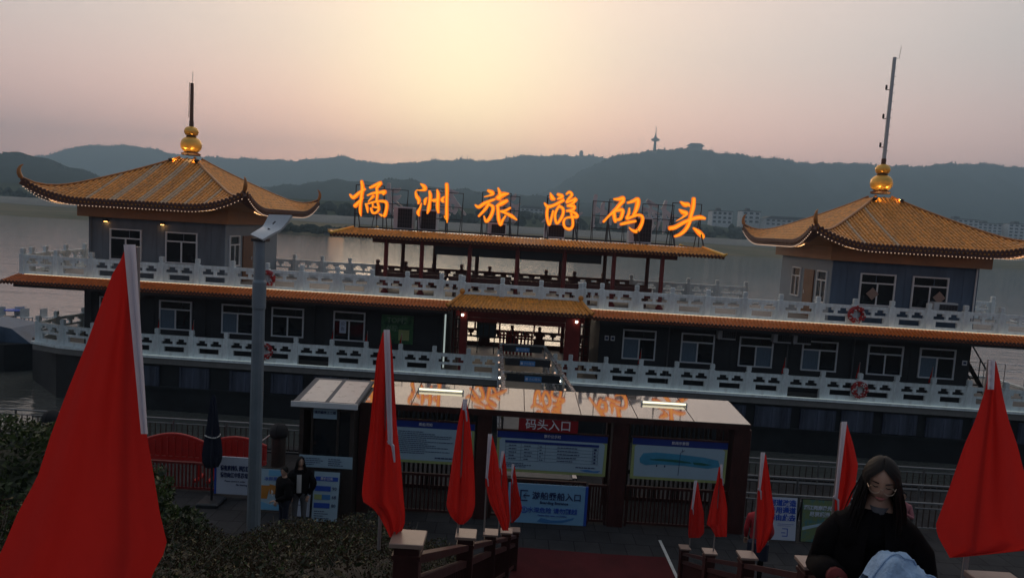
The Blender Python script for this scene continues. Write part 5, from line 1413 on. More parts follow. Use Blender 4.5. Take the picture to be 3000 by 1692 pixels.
t = a_board('standing board with a green river view beside the blue lettered board', 7.42, 16.2, 0.78, 1.08, M['scenic'], lean=R(5))
lettering(t, '湘江两岸风光', 0.115, M['board_white'], (0.4, -0.012, 0.86), offset=0.004); lettering(t, '尽览橘洲', 0.125, M['board_white'], (0.45, -0.012, 0.70), offset=0.004)
MB().prism([(0.04, 0.3), (0.74, 0.5), (0.74, 0.56), (0.04, 0.38)], -0.014, -0.009).build('bridge_print', M['board_pale'], t)

# ---- fences along the quay
def quay_fence(lab, x0, x1, y, h, n_b, step, m_rail, m_bar, mid=None, group='steel fences along the quay'):
    t = thing('quay_fence', lab, 'fence', (x0, y, PZ), 0, group)
    w = x1 - x0
    MB().tube([(0, 0, h), (w, 0, h)], 0.028, 8).build('top_rail', m_rail, t)
    for z in (mid or (h - 0.14, 0.12)): MB().tube([(0, 0, z), (w, 0, z)], 0.018, 6).build('rail', m_rail, t)
    x = 0
    post = MB().tube([(0, 0, 0), (0, 0, h - 0.03)], 0.03, 8).mesh('post', m_rail)
    while x <= w: link('post', post, t, (x, 0, 0)); x += step
    bar = MB().box(-0.012, 0.012, -0.012, 0.012, 0.139, h - 0.16).mesh('baluster', m_bar)
    for i in range(n_b): link('baluster', bar, t, (lerp(0.06, w - 0.06, (i + 0.5) / n_b), 0, 0))
    return t
quay_fence('steel quay fence behind the red barriers at left', -18, -4.9, 20.2, 0.95, 80, 1.6, M['fence_steel'], M['booth'])
quay_fence('far steel quay fence at right', 6.4, 18, 20.2, 0.78, 60, 1.6, M['fence_steel'], M['booth'])
quay_fence('near steel fence behind the boards at right', 6.3, 16, 17.3, 0.78, 60, 1.5, M['fence_steel'], M['booth'])
quay_fence('low middle steel fence at right', 6.6, 17, 18.6, 0.8, 50, 1.7, M['fence_steel'], M['booth'])
# bollard with chain
for x, lab in ((-6.5, 'round topped stone bollard right of the lamp post'), (-13.1, 'round topped stone bollard at far left behind the bush')):
    t = thing('mooring_bollard', lab, 'bollard', (x, 19.3, PZ), 0, 'stone bollards on the quay')
    MB().lathe([(0.2, 0), (0.2, 0.85), (0.22, 0.9)], 14).build('shaft', M['booth'], t)
    MB().lathe([(0.24, 0.9), (0.26, 1.0), (0.25, 1.12), (0.16, 1.24), (0.02, 1.28)], 14).build('cap', M['plaza'], t, smooth=True)
    MB().tube([(-0.22, -0.05, 0.95), (-0.5, -0.1, 0.72), (-0.9, -0.1, 0.55), (-1.3, -0.1, 0.52)], 0.02, 5).build('chain', M['steel'], t)

# ---- red plastic barriers and red slat fence at left
def barrier(x, w, lab):
    t = thing('crowd_barrier', lab, 'barrier', (x, 18.0, PZ), 0, 'red plastic barriers at left')
    top = [(lerp(0, w, i / 12), 1.02 + 0.2 * math.sin(math.pi * i / 12)) for i in range(13)]
    MB().prism([(0, 0.62), (w, 0.62)] + [(a, b_ - 0.02) for a, b_ in top[::-1]], 0.0, 0.06).build('panel', M['barrier'], t)
    MB().tube([(a, 0.03, b_) for a, b_ in top], 0.035, 7).build('top_rim', M['barrier'], t)
    n = 9
    for i in range(n):
        xx = lerp(0.08, w - 0.14, i / (n - 1)); MB().box(xx, xx + 0.06, -0.03, -0.001, 0.6, 0.98 + 0.17 * math.sin(math.pi * i / (n - 1))).build('rib', M['barrier'], t)
    MB().box(0, w, -0.02, 0.07, 0.5, 0.6).build('rail', M['barrier'], t)
    for xx in (0.1, w - 0.2): MB().box(xx, xx + 0.1, -0.25, 0.3, 0, 0.06).box(xx, xx + 0.1, 0.0, 0.06, 0.061, 0.5).build('foot', M['barrier'], t)
barrier(-9.72, 1.66, 'red plastic barrier with arched top left of the closed umbrella'); barrier(-8.0, 1.6, 'red plastic barrier with arched top between umbrella and lamp post'); barrier(-11.45, 1.66, 'red plastic barrier with arched top behind the big left flag')
t = slat_gate('dark red slatted fence at left under the red barriers', -10.6, -7.35, 17.15, 0.78, 34, M['red_post'], 'slatted_fence')
# closed umbrella
t = thing('closed_umbrella', 'closed navy parasol on a dark pole before the red fence', 'parasol', (-7.2, 16.5, PZ))
MB().tube([(0, 0, 0.05), (0, 0, 2.75)], 0.03, 8).build('pole', M['dark_steel'], t)
um = MB(); n = 20; rows = []
for z, r_ in ((2.78, 0.02), (2.7, 0.05), (2.4, 0.08), (2.0, 0.12), (1.6, 0.17), (1.3, 0.2), (1.1, 0.19), (0.95, 0.13)):
    rows.append([(r_ * (1 + 0.22 * (-1) ** k) * math.cos(2 * math.pi * k / n), r_ * (1 + 0.22 * (-1) ** k) * math.sin(2 * math.pi * k / n), z) for k in range(n + 1)])
um.grid(rows).build('canopy', M['navy_cloth'], t)
MB().tube([(0.17 * math.cos(a), 0.17 * math.sin(a), 1.75 + 0.02 * math.sin(2 * a)) for a in np.linspace(0, 6.283, 16)], 0.016, 5).build('tie_strap', M['white_cloth'], t)
MB().cbox(-0.28, 0.28, -0.28, 0.28, 0, 0.1, 0.03).build('base', M['dark_steel'], t)

# ---- street lamp
t = thing('street_lamp', 'grey street lamp with a curved flat solar head at left', 'street lamp', (-4.46, 12.0, gz(12.0) - 0.05))
z0 = gz(12.0) - 0.05
def fluted(z_a, z_b, r_a, r_b, m_, name):
    p = MB(); n = 24; rows = []
    for z, r_ in ((z_a, r_a), (z_b, r_b)):
        rows.append([(r_ * (1 - 0.05 * (k % 2)) * math.cos(2 * math.pi * k / n), r_ * (1 - 0.05 * (k % 2)) * math.sin(2 * math.pi * k / n), z) for k in range(n + 1)])
    return p.grid(rows).build(name, m_, t)
fluted(0, 6.73 - z0, 0.125, 0.105, M['lamp_post'], 'lower_shaft')
MB().lathe([(0.112, 6.70 - z0), (0.118, 6.73 - z0), (0.118, 7.18 - z0), (0.10, 7.23 - z0)], 20).build('collar', M['lamp_post'], t)
MB().lathe([(0.095, 7.231 - z0), (0.09, 7.95 - z0)], 20).build('upper_shaft', M['lamp_post'], t)
hd = MB(); rows = []
_o = Vector((-4.46, 12.0, z0))
LL, LR, UL, UR = at(733, 686, 11.78) - _o, at(769, 701, 11.78) - _o, at(788, 628, 12.25) - _o, at(855, 630, 12.25) - _o
for i in range(13):
    u = i / 12
    cv = Vector((0, 0.10, -0.05)) * math.sin(u * math.pi) + Vector((0.02, 0, 0.03)) * math.sin(u * 2 * math.pi)
    rows.append([tuple((LL.lerp(UL, u)).lerp(LR.lerp(UR, u), v_) + cv) for v_ in (0, 0.25, 0.5, 0.75, 1)])
bk = Vector((0.0, 0.05, -0.03))
back = lambda p: tuple(Vector(p) + bk)
hd.grid(rows); hd.grid([[back(p) for p in r_][::-1] for r_ in rows])
for rr in (rows[0], rows[-1]): hd.grid([rr, [back(p) for p in rr]])
for k in (0, 4): hd.grid([[r_[k] for r_ in rows], [back(r_[k]) for r_ in rows]])
h_ = hd.build('lamp_head', M['lamp_head'], t, smooth=False)
_s = (LL + LR + UL + UR) / 4 + Vector((0.05, 0.06, 0.03)); MB().bar(_s, _s + Vector((0.04, 0.02, 0.05)), 0.02).build('sensor', M['dark_steel'], h_)
MB().box(-0.12, 0.12, -0.12, 0.12, 7.90 - z0, 7.955 - z0).bar((0, 0, 7.95 - z0), (0.12, 0.1, 8.12 - z0), 0.06).build('bracket', M['dark_steel'], t)

# ------------------------------------------------------------------ stair railings with pale capped posts
capsL = [at(1197, 1571, 4.4), at(1366, 1560, 7.1), at(1438, 1556, 9.9), at(1484, 1552, 12.0), at(1509, 1549, 14.1)]
capsR = [at(2378, 1643, 5.9), at(2189, 1622, 8.6), at(2079, 1612, 11.3), at(2006, 1600, 14.0)]
def extra(a, b_, y): return Vector((lerp(a.x, b_.x, (y - a.y) / (b_.y - a.y)), y, lerp(a.z, b_.z, (y - a.y) / (b_.y - a.y))))
capsR = [extra(capsR[0], capsR[1], 3.05)] + capsR
def stair_rail(caps, lab):
    t = thing('stair_railing', lab, 'railing', (caps[0].x, caps[0].y, 0), 0)
    o = Vector((caps[0].x, caps[0].y, 0))
    post_w = 0.085
    for c in caps:
        zt = c.z - 0.03
        zb = min(gz(c.y) + 0.0, zt - 0.5)
        p = MB().cbox(-post_w, post_w, -post_w, post_w, zb - 0.1, zt, 0.006).build('post', M['wood_red'], t, (c.x - o.x, c.y - o.y, 0))
        MB().cbox(-0.112, 0.112, -0.112, 0.112, zt + 0.001, zt + 0.03, 0.004).build('cap', M['cap'], p)
        MB().box(-0.095, 0.095, -0.095, 0.095, zt - 0.09, zt - 0.06).build('collar', M['wood_red'], p)
    for a, b_ in zip(caps[:-1], caps[1:]):
        d = (b_ - a); d2 = Vector((d.x, d.y, 0)).normalized() * post_w
        A, B_ = a - o + d2, b_ - o - d2
        A.z += d.z * post_w / Vector((d.x, d.y, 0)).length; B_.z -= d.z * post_w / Vector((d.x, d.y, 0)).length
        for dz, w, h in ((-0.16, 0.10, 0.06), (-0.34, 0.07, 0.07), (-0.82, 0.07, 0.06)):
            MB().bar(A + Vector((0, 0, dz)), B_ + Vector((0, 0, dz)), w, h).build('rail', M['wood_red'], t)
        n = int(d.length / 0.125)
        me = MB().box(-0.016, 0.016, -0.016, 0.016, -0.785, -0.38).mesh('baluster', M['wood_red'])
        for i in range(n):
            q = A.lerp(B_, (i + 0.5) / n)
            link('baluster', me, t, q)
    return t
stair_rail(capsL, 'dark red stair railing with pale capped posts left of the stairs')
stair_rail(capsR, 'dark red stair railing with pale capped posts right of the stairs')

# ------------------------------------------------------------------ red flags tied to the railing posts
def big_flag(d, tip, rows, hem, lab, foot=None, folds=3.0, seed=0, amp=0.028, tie=1.0):
    """rows: (y, left, right) in picture units at distance d; hem: (y0, xa0, xb0, y1, xa1, xb1)"""
    k = d / 2000.0
    top = at(tip[0], tip[1], d)
    base_z = (foot if foot is not None else top.z - 1.52)
    t = thing('red_flag', lab, 'flag', (top.x, top.y, base_z), 0, 'red flags along the stair railings')
    o = Vector((top.x, top.y, base_z))
    MB().tube([(0, 0.0, 0), (0, 0.0, top.z - base_z)], 0.0125, 8).build('pole', M['pole'], t)
    P = np.array(rows, float)
    n_r, n_c = 30, 18
    ys = np.linspace(P[0, 0], P[-1, 0], n_r)
    g = []
    rs = random.Random(seed)
    ph = rs.uniform(0, 6)
    for j, y in enumerate(ys):
        a, b_ = np.interp(y, P[:, 0], P[:, 1]), np.interp(y, P[:, 0], P[:, 2])
        f = j / (n_r - 1)
        row = []
        for i in range(n_c):
            u = i / (n_c - 1)
            dy = -0.02 + amp * min(1, f * 2.5) * (math.sin(u * 6.28 * folds + ph + 1.5 * f) + 0.45 * math.sin(u * 6.28 * folds * 1.9 + 2 * ph - 2 * f)) - 0.03 * f
            p = at(lerp(a, b_, u), y, d + dy) - o
            row.append(tuple(p))
        g.append(row)
    MB().grid(g).build('cloth', M['flag'], t, smooth=True)
    y0, a0, b0, y1, a1, b1 = hem
    hg = []
    for j in range(14):
        f = j / 13; y = lerp(y0, y1, f); row = []
        for i in range(7):
            u = i / 6
            p = at(lerp(lerp(a0, a1, f), lerp(b0, b1, f), u), y, d - 0.075 - 0.03 * math.sin(u * math.pi) - 0.004 * math.sin(f * 23)) - o
            row.append(tuple(p))
        hg.append(row)
    h_ = MB().grid(hg).build('sleeve', M['hem'], t, smooth=True)
    kb = at(lerp(a1, b1, 0.6), y1, d - 0.08) - o
    kb.y += 0.08
    if tie: MB().tube([(kb.x - 0.02, kb.y - 0.07, kb.z + 0.02), (kb.x + 0.015, kb.y - 0.085, kb.z - 0.01), (kb.x + 0.03, kb.y - 0.08, kb.z - 0.12)], [0.012, 0.011, 0.006], 6).build('tie', M['hem'], t)
    return t
big_flag(1.9, (397, 722), [(725, 368, 396), (765, 352, 399), (800, 330, 401), (900, 292, 405), (1000, 256, 410), (1150, 195, 420), (1270, 150, 430), (1400, 108, 452), (1500, 52, 468), (1605, 8, 493), (1640, -10, 466), (1720, -50, 430), (1860, -110, 380)], (716, 362, 397, 1270, 413, 433), 'nearest and largest red flag, at the left edge', foot=6.72, folds=1.7, seed=1, amp=0.016, tie=0)
big_flag(4.5, (1137, 966), [(972, 1122, 1143), (1050, 1103, 1151), (1150, 1093, 1157), (1250, 1083, 1163), (1350, 1070, 1174), (1440, 1060, 1181), (1466, 1060, 1183), (1480, 1085, 1185), (1500, 1105, 1187), (1545, 1130, 1185), (1572, 1142, 1160)], (965, 1124, 1142, 1300, 1136, 1151), 'red flag with a long white sleeve left of the first capped post', folds=2.2, seed=2)
big_flag(7.1, (1362, 1171), [(1176, 1355, 1368), (1250, 1340, 1378), (1350, 1325, 1388), (1440, 1312, 1392), (1480, 1307, 1392), (1515, 1322, 1381), (1535, 1344, 1358)], (1168, 1356, 1370, 1200, 1354, 1366), 'red flag hanging alone before the middle notice board post', folds=2.2, seed=3)
big_flag(9.9, (1434, 1272), [(1276, 1430, 1443), (1335, 1428, 1458), (1416, 1421, 1467), (1472, 1435, 1476), (1522, 1460, 1486), (1553, 1472, 1490)], (1270, 1430, 1442, 1400, 1422, 1429), 'tallest of three clustered red flags left of the boarding sign', folds=2.0, seed=4)
big_flag(12.0, (1474, 1322), [(1326, 1468, 1478), (1370, 1464, 1484), (1430, 1460, 1488), (1480, 1466, 1492), (1520, 1474, 1494), (1545, 1478, 1490)], (1320, 1469, 1478, 1370, 1464, 1469), 'middle one of three clustered red flags left of the boarding sign', folds=2.0, seed=5)
big_flag(14.1, (1504, 1360), [(1364, 1499, 1508), (1400, 1498, 1513), (1434, 1496, 1519), (1487, 1495, 1530), (1510, 1497, 1523), (1530, 1497, 1503)], (1358, 1499, 1507, 1400, 1497, 1501), 'smallest of three clustered red flags, touching the boarding sign', folds=2.0, seed=6)
big_flag(14.0, (2036, 1408), [(1412, 2035, 2045), (1460, 2027, 2053), (1500, 2020, 2062), (1560, 2016, 2063), (1574, 2018, 2050)], (1406, 2034, 2043, 1490, 2025, 2031), 'small red flag left of the right post, farthest of the right row', folds=2.0, seed=7)
big_flag(11.3, (2112, 1362), [(1366, 2106, 2116), (1413, 2098, 2117), (1440, 2090, 2123), (1487, 2080, 2131), (1535, 2070, 2130), (1543, 2083, 2130), (1571, 2096, 2129)], (1359, 2109, 2117, 1400, 2112, 2117), 'red flag over the lower corner of the river map board', folds=2.2, seed=8)
big_flag(8.7, (2231, 1326), [(1330, 2229, 2244), (1400, 2224, 2255), (1450, 2219, 2262), (1500, 2217, 2270), (1550, 2217, 2262), (1590, 2216, 2246), (1617, 2217, 2226)], (1324, 2229, 2242, 1435, 2222, 2228), 'red flag beside the person in red on the right', folds=2.0, seed=9)
big_flag(5.9, (2467, 1238), [(1242, 2466, 2482), (1300, 2462, 2500), (1362, 2455, 2514), (1420, 2449, 2506), (1470, 2446, 2490), (1500, 2446, 2470)], (1234, 2466, 2482, 1460, 2444, 2454), 'red flag just left of the woman in black', folds=1.6, seed=10)
big_flag(3.2, (2902, 1052), [(1058, 2897, 2918), (1110, 2893, 2930), (1145, 2885, 2935), (1230, 2857, 2955), (1300, 2826, 2980), (1420, 2784, 3010), (1540, 2740, 3040), (1580, 2752, 3060), (1605, 2768, 3070), (1632, 2782, 2800)], (1054, 2896, 2916, 1140, 2893, 2912), 'large red flag at the right edge beyond the woman', foot=6.0, folds=1.6, seed=11, amp=0.018, tie=0)

# ------------------------------------------------------------------ planting
def leaf_cloud(pts, size, mats_n, seed=0, flat=0.0):
    """quads (two triangles folded) at pts with random orientation; returns MB"""
    rs = np.random.default_rng(seed)
    n = len(pts)
    P = np.asarray(pts, float)
    a = rs.normal(size=(n, 3)); a /= np.linalg.norm(a, axis=1)[:, None]
    b = rs.normal(size=(n, 3)); b -= (a * b).sum(1)[:, None] * a; b /= np.linalg.norm(b, axis=1)[:, None]
    s = size * rs.uniform(0.5, 1.3, size=(n, 1)) * np.where(rs.random((n, 1)) < 0.06, 1.9, 1.0)
    nrm = np.cross(a, b) * s * 0.18
    V = np.stack([P - a * s, P - b * s * 0.42 + nrm, P + a * s, P + b * s * 0.42 + nrm], 1).reshape(-1, 3)
    F = np.arange(4 * n).reshape(-1, 4)
    me = bpy.data.meshes.new('leaves')
    me.vertices.add(4 * n); me.vertices.foreach_set('co', V.ravel())
    me.loops.add(4 * n); me.loops.foreach_set('vertex_index', F.ravel().astype(np.int32))
    me.polygons.add(n); me.polygons.foreach_set('loop_start', np.arange(0, 4 * n, 4, dtype=np.int32))
    for m_ in mats_n: me.materials.append(m_)
    me.polygons.foreach_set('material_index', rs.integers(0, len(mats_n), n).astype(np.int32))
    me.update(calc_edges=True); me.validate()
    return me
def hedge_h(x, y):
    return 0.62 + 0.16 * math.sin(x * 1.9 + y * 0.6) + 0.12 * math.sin(x * 3.7 - y * 2.3 + 1) + 0.09 * math.sin(y * 4.1 + x) + (0.28 if y > 8 else 0.28 * max(0, (y - 5) / 3))
rs = np.random.default_rng(3)
pts, tw = [], MB()
while len(pts) < 110000:
    y = rs.uniform(3.6, 11.6); x = rs.uniform(-9.5, xl(y) - 0.28)
    if y < 5 and x < -5: continue
    h = hedge_h(x, y)
    e = min(1, (xl(y) - 0.2 - x) / 0.5, (11.7 - y) / 0.6)
    dz = h * math.sqrt(max(0.02, e)) * (1 - abs(rs.normal()) * 0.22)
    pts.append((x, y, gz(y) + max(0.03, dz)))
hedge = tag(link('hedge', leaf_cloud(pts, 0.020, [M['leaf_dry'], M['leaf_dark'], M['leaf_dry'], M['leaf_dry'], M['leaf_dry'], M['leaf_dark'], M['leaf'], M['leaf_dry'], M['leaf_dark'], M['leaf_dry'], M['leaf_dark'], M['leaf_dry'], M['leaf_straw']], 5)), 'dry brownish low hedge covering the slope left of the stairs', 'hedge', kind='stuff')
for i in range(2200):
    y = random.uniform(3.8, 11.5); x = random.uniform(-9, xl(y) - 0.3)
    h = hedge_h(x, y); z = gz(y)
    a = Vector((x, y, z + h * random.uniform(0.2, 0.7))); d = Vector((random.gauss(0, 0.22), random.gauss(0, 0.22), random.uniform(0.1, 0.32)))
    if random.random() < 0.06: d *= 1.3
    b_ = a + d; c = (a + b_) / 2 + Vector((random.gauss(0, 0.03), random.gauss(0, 0.03), 0.02))
    if b_.x > xl(b_.y) - 0.12: continue
    tw.tube([a, c, b_], [0.005, 0.004, 0.002], 3, caps=False)
tag(tw.build('twigs', M['twig'], hedge), kind='stuff')
# litter core so the slope does not show through
core = MB(); rows = []
for y in np.linspace(3.8, 11.4, 40):
    rows.append([(x, y, gz(y) + hedge_h(x, y) * 0.62 * min(1, max(0.0, (xl(y) - 0.25 - x) / 0.4)) * min(1, (11.45 - y) / 0.5) + 0.01) for x in np.linspace(-9.5, xl(y) - 0.25, 40)])
core.grid(rows).build('thicket', M['soil'], hedge, smooth=True)

def bush(lab, c, r_, n, mats_n, seed, size=0.05):
    t = thing('round_bush', lab, 'bush', (c[0], c[1], gz(c[1])), 0)
    rs = np.random.default_rng(seed); P = []
    while len(P) < n:
        v_ = rs.normal(size=3); v_ /= np.linalg.norm(v_)
        if v_[2] < -0.55: continue
        lump = 1 + 0.09 * math.sin(v_[0] * 7 + seed) + 0.08 * math.sin(v_[1] * 8 + 2) + 0.07 * math.sin(v_[2] * 9 + v_[0] * 5)
        q = r_ * np.array([1.25, 1.0, 1.0]) * v_ * lump * (1 - abs(rs.normal()) * 0.10)
        P.append((q[0], q[1], c[2] - gz(c[1]) + q[2]))
    tag(link('leaves', leaf_cloud(P, size, mats_n, seed), t), kind='stuff')
    k = MB()
    vs_b = len(k.v)
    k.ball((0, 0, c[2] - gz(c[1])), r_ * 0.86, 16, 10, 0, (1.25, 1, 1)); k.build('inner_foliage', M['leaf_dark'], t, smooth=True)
    s_ = MB()
    for i in range(7):
        a = i * 0.9; s_.tube([(0.1 * math.cos(a), 0.1 * math.sin(a), -0.1), (0.4 * math.cos(a), 0.4 * math.sin(a), (c[2] - gz(c[1])) * 0.8)], [0.04, 0.02], 5)
    s_.build('stems', M['twig'], t)
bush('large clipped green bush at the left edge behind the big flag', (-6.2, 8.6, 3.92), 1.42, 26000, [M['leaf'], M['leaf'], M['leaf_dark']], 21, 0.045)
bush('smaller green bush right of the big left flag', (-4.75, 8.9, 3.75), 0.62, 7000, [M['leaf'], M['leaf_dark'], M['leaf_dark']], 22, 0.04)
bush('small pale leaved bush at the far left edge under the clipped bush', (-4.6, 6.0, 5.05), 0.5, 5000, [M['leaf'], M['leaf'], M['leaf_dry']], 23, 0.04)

# ------------------------------------------------------------------ people
def head_geo(mb, c, s, rot, mi_skin=0, nose=True):
    """head as a shaped sphere: jaw, nose, eye sockets, lips; facing local -y"""
    nu, nv = 28, 22
    vs = []
    for j in range(nv + 1):
        ph = math.pi * j / nv
        for i in range(nu):
            th = 2 * math.pi * i / nu
            x, y, z = math.sin(ph) * math.sin(th), -math.sin(ph) * math.cos(th), math.cos(ph)
            X, Y, Z = x * 0.076, y * 0.095, z * 0.115
            if z < 0:
                k = -z; X *= 1 - 0.34 * k ** 1.5; Y = Y * (1 - 0.16 * k) - 0.012 * k
            if y < 0:                       # face side
                f = -y
                Y += 0.010 * f * (1 - abs(z))
                if nose:
                    Y -= 0.024 * math.exp(-((X / 0.012) ** 2) - ((Z + 0.022) / 0.020) ** 2)
                    Y -= 0.010 * math.exp(-((X / 0.009) ** 2) - ((Z - 0.008) / 0.025) ** 2)
                    for sx in (-1, 1):
                        Y += 0.010 * math.exp(-(((X - sx * 0.031) / 0.016) ** 2) - ((Z - 0.012) / 0.012) ** 2)
                        Y -= 0.004 * math.exp(-(((X - sx * 0.040) / 0.02) ** 2) - ((Z + 0.025) / 0.02) ** 2)
                    Y -= 0.007 * math.exp(-((X / 0.022) ** 2) - ((Z + 0.060) / 0.009) ** 2)
                    Y -= 0.007 * math.exp(-((X / 0.02) ** 2) - ((Z + 0.098) / 0.014) ** 2)
            vs.append(Vector(c) + rot @ (Vector((X, Y, Z)) * s))
    fs = [(j * nu + i, j * nu + (i + 1) % nu, (j + 1) * nu + (i + 1) % nu, (j + 1) * nu + i) for j in range(nv) for i in range(nu)]
    mb.add(vs, [f[::-1] for f in fs], mi_skin)
    for sx in (-1, 1):
        b = len(mb.v); mb.ball((0, 0, 0), 0.02, 8, 6, mi_skin, (0.5, 0.8, 1.4))
        for i in range(b, len(mb.v)): mb.v[i] = tuple(Vector(c) + rot @ ((Vector(mb.v[i]) + Vector((sx * 0.076, 0.005, -0.005))) * s))
def hand_geo(mb, c, rot, s=1.0, side=1, curl=0.6, mi=0):
    """palm with five separate bent fingers; fingers point local -y, palm faces local -z"""
    def tf(p): return Vector(c) + rot @ (Vector(p) * s)
    b = len(mb.v); mb.ball((0, 0, 0), 0.042, 10, 7, mi, (0.95, 1.05, 0.38))
    for i in range(b, len(mb.v)): mb.v[i] = tuple(tf(mb.v[i]))
    for k, (x, L) in enumerate(((-0.030, 0.060), (-0.010, 0.075), (0.010, 0.078), (0.029, 0.068))):
        p = [(x, -0.030, 0.004)]; a = 0.15
        for seg in (0.45, 0.32, 0.23):
            q = p[-1]; p.append((q[0] + 0.01 * x, q[1] - L * seg * math.cos(a) * 1.15, q[2] - L * seg * math.sin(a) * 1.15)); a += curl
        mb.tube([tf(q) for q in p], [0.0095 * s, 0.009 * s, 0.008 * s, 0.006 * s], 7, mi)
    mb.tube([tf(q) for q in ((side * 0.030, 0.015, -0.002), (side * 0.052, -0.012, -0.012), (side * 0.055, -0.038, -0.022), (side * 0.047, -0.058, -0.028))], [0.012 * s, 0.0105 * s, 0.009 * s, 0.006 * s], 7, mi)

def skin_body(verts, edges, region, mats_n, sub=1):
    """one continuous surface grown on a joint skeleton; verts name -> (pos, radius)"""
    names = list(verts)
    me = bpy.data.meshes.new('skel')
    me.from_pydata([verts[n][0] for n in names], [(names.index(a), names.index(b_)) for a, b_ in edges], [])
    o = bpy.data.objects.new('skel', me); COL.objects.link(o)
    md = o.modifiers.new('s', 'SKIN'); md.use_smooth_shade = True
    for i, n in enumerate(names):
        r_ = verts[n][1]; r_ = r_ if hasattr(r_, '__len__') else (r_, r_)
        me.skin_vertices[0].data[i].radius = r_
        me.skin_vertices[0].data[i].use_root = (i == 0)
    ss = o.modifiers.new('u', 'SUBSURF'); ss.levels = sub; ss.render_levels = sub
    dg = bpy.context.evaluated_depsgraph_get(); dg.update()
    em = bpy.data.meshes.new_from_object(o.evaluated_get(dg))
    bpy.data.objects.remove(o); bpy.data.meshes.remove(me)
    mb = MB(); mb.v = [tuple(v_.co) for v_ in em.vertices]; mb.f = [tuple(p.vertices) for p in em.polygons]
    segs = [(Vector(verts[a][0]), Vector(verts[b_][0]), region.get((a, b_), 0)) for a, b_ in edges]
    for p in em.polygons:
        c = Vector(p.center); best, bi = 1e9, 0
        for a, b_, rg in segs:
            ab = b_ - a; t = max(0, min(1, (c - a).dot(ab) / max(1e-9, ab.length_squared)))
            d = (a + ab * t - c).length
            if d < best: best, bi = d, rg
        mb.m.append(bi)
    bpy.data.meshes.remove(em)
    return mb

def person(lab, loc, rz, pose, mats_n, hair, scale=1.0, group=None, extras=None, head_pitch=0.0, head_yaw=0.0, hair_m=None, hand_curl=0.6, palm_rots=None):
    """mats_n: 0 skin, 1 top, 2 trousers, 3 shoes"""
    t = thing('person', lab, 'person', loc, rz, group)
    t.scale = (scale,) * 3
    V = {'pelvis': ((0, 0.0, 0.92), (0.15, 0.11)), 'waist': ((0, 0.0, 1.08), (0.145, 0.11)), 'chest': ((0, 0.0, 1.28), (0.17, 0.125)), 'yoke': ((0, 0.01, 1.40), (0.13, 0.09)), 'neck': ((0, 0.0, 1.50), (0.055, 0.055)), 'skull': ((0, -0.005, 1.585), (0.06, 0.065))}
    for s_, n in ((-1, 'L'), (1, 'R')):
        V['hip' + n] = ((s_ * 0.095, 0.0, 0.86), (0.095, 0.10)); V['knee' + n] = ((s_ * 0.10, -0.01, 0.48), (0.062, 0.065)); V['ankle' + n] = ((s_ * 0.10, 0.02, 0.09), (0.042, 0.045)); V['toe' + n] = ((s_ * 0.115, -0.14, 0.035), (0.045, 0.032))
        V['sho' + n] = ((s_ * 0.175, 0.01, 1.385), (0.075, 0.075)); V['elb' + n] = ((s_ * 0.225, 0.02, 1.12), (0.055, 0.055)); V['wri' + n] = ((s_ * 0.21, -0.10, 0.90), (0.038, 0.038))
    V.update(pose)
    E_ = [('pelvis', 'waist'), ('waist', 'chest'), ('chest', 'yoke'), ('yoke', 'neck'), ('neck', 'skull')]
    RG = {E_[0]: 1, E_[1]: 1, E_[2]: 1, E_[3]: 1, E_[4]: 0}
    for n in 'LR':
        for a, b_, rg in (('pelvis', 'hip' + n, 2), ('hip' + n, 'knee' + n, 2), ('knee' + n, 'ankle' + n, 2), ('ankle' + n, 'toe' + n, 3), ('yoke', 'sho' + n, 1), ('sho' + n, 'elb' + n, 1), ('elb' + n, 'wri' + n, 1)):
            E_.append((a, b_)); RG[(a, b_)] = rg
    mb = skin_body(V, E_, RG, mats_n)
    rot = Matrix.Rotation(head_yaw, 3, 'Z') @ Matrix.Rotation(head_pitch, 3, 'X')
    hc = Vector(V['skull'][0]) + Vector((0, 0, 0.045)) + rot @ Vector((0, -0.012, 0.01))
    head_geo(mb, hc, 1.0, rot, 0)
    for n, s_ in (('L', -1), ('R', 1)):
        w = Vector(V['wri' + n][0]); e = Vector(V['elb' + n][0]); d = (w - e).normalized()
        yv = -d; xv = yv.cross(Vector((0, 0, 1))); xv = xv.normalized() if xv.length > 1e-3 else Vector((1, 0, 0)); zv = xv.cross(yv)
        rt_ = Matrix((xv, yv, zv)).transposed()
        hand_geo(mb, w + d * 0.055, rt_, 1.0, -s_, hand_curl, 0)
    body = mb.build('body', mats_n, t, smooth=True)
    hair(t, hc, rot, hair_m or M['hair'])
    # face details
    fd = MB(); lp = MB()
    for sx in (-1, 1):
        fd.tube([hc + rot @ Vector((sx * 0.018, -0.083, 0.008)), hc + rot @ Vector((sx * 0.031, -0.084, 0.004)), hc + rot @ Vector((sx * 0.045, -0.077, 0.009))], 0.0028, 5)
        fd.tube([hc + rot @ Vector((sx * 0.015, -0.088, 0.030)), hc + rot @ Vector((sx * 0.032, -0.087, 0.035)), hc + rot @ Vector((sx * 0.050, -0.073, 0.031))], [0.003, 0.0035, 0.002], 5)
    fd.build('brows_and_lashes', M['hair'], t)
    lp.tube([hc + rot @ Vector((-0.022, -0.083, -0.059)), hc + rot @ Vector((-0.008, -0.094, -0.057)), hc + rot @ Vector((0.008, -0.094, -0.057)), hc + rot @ Vector((0.022, -0.083, -0.059))], [0.003, 0.0065, 0.0065, 0.003], 6)
    lp.build('lips', mat('lip colour', (0.36, 0.10, 0.09), 0.45), t)
    if extras: extras(t, V, hc, rot)
    return t

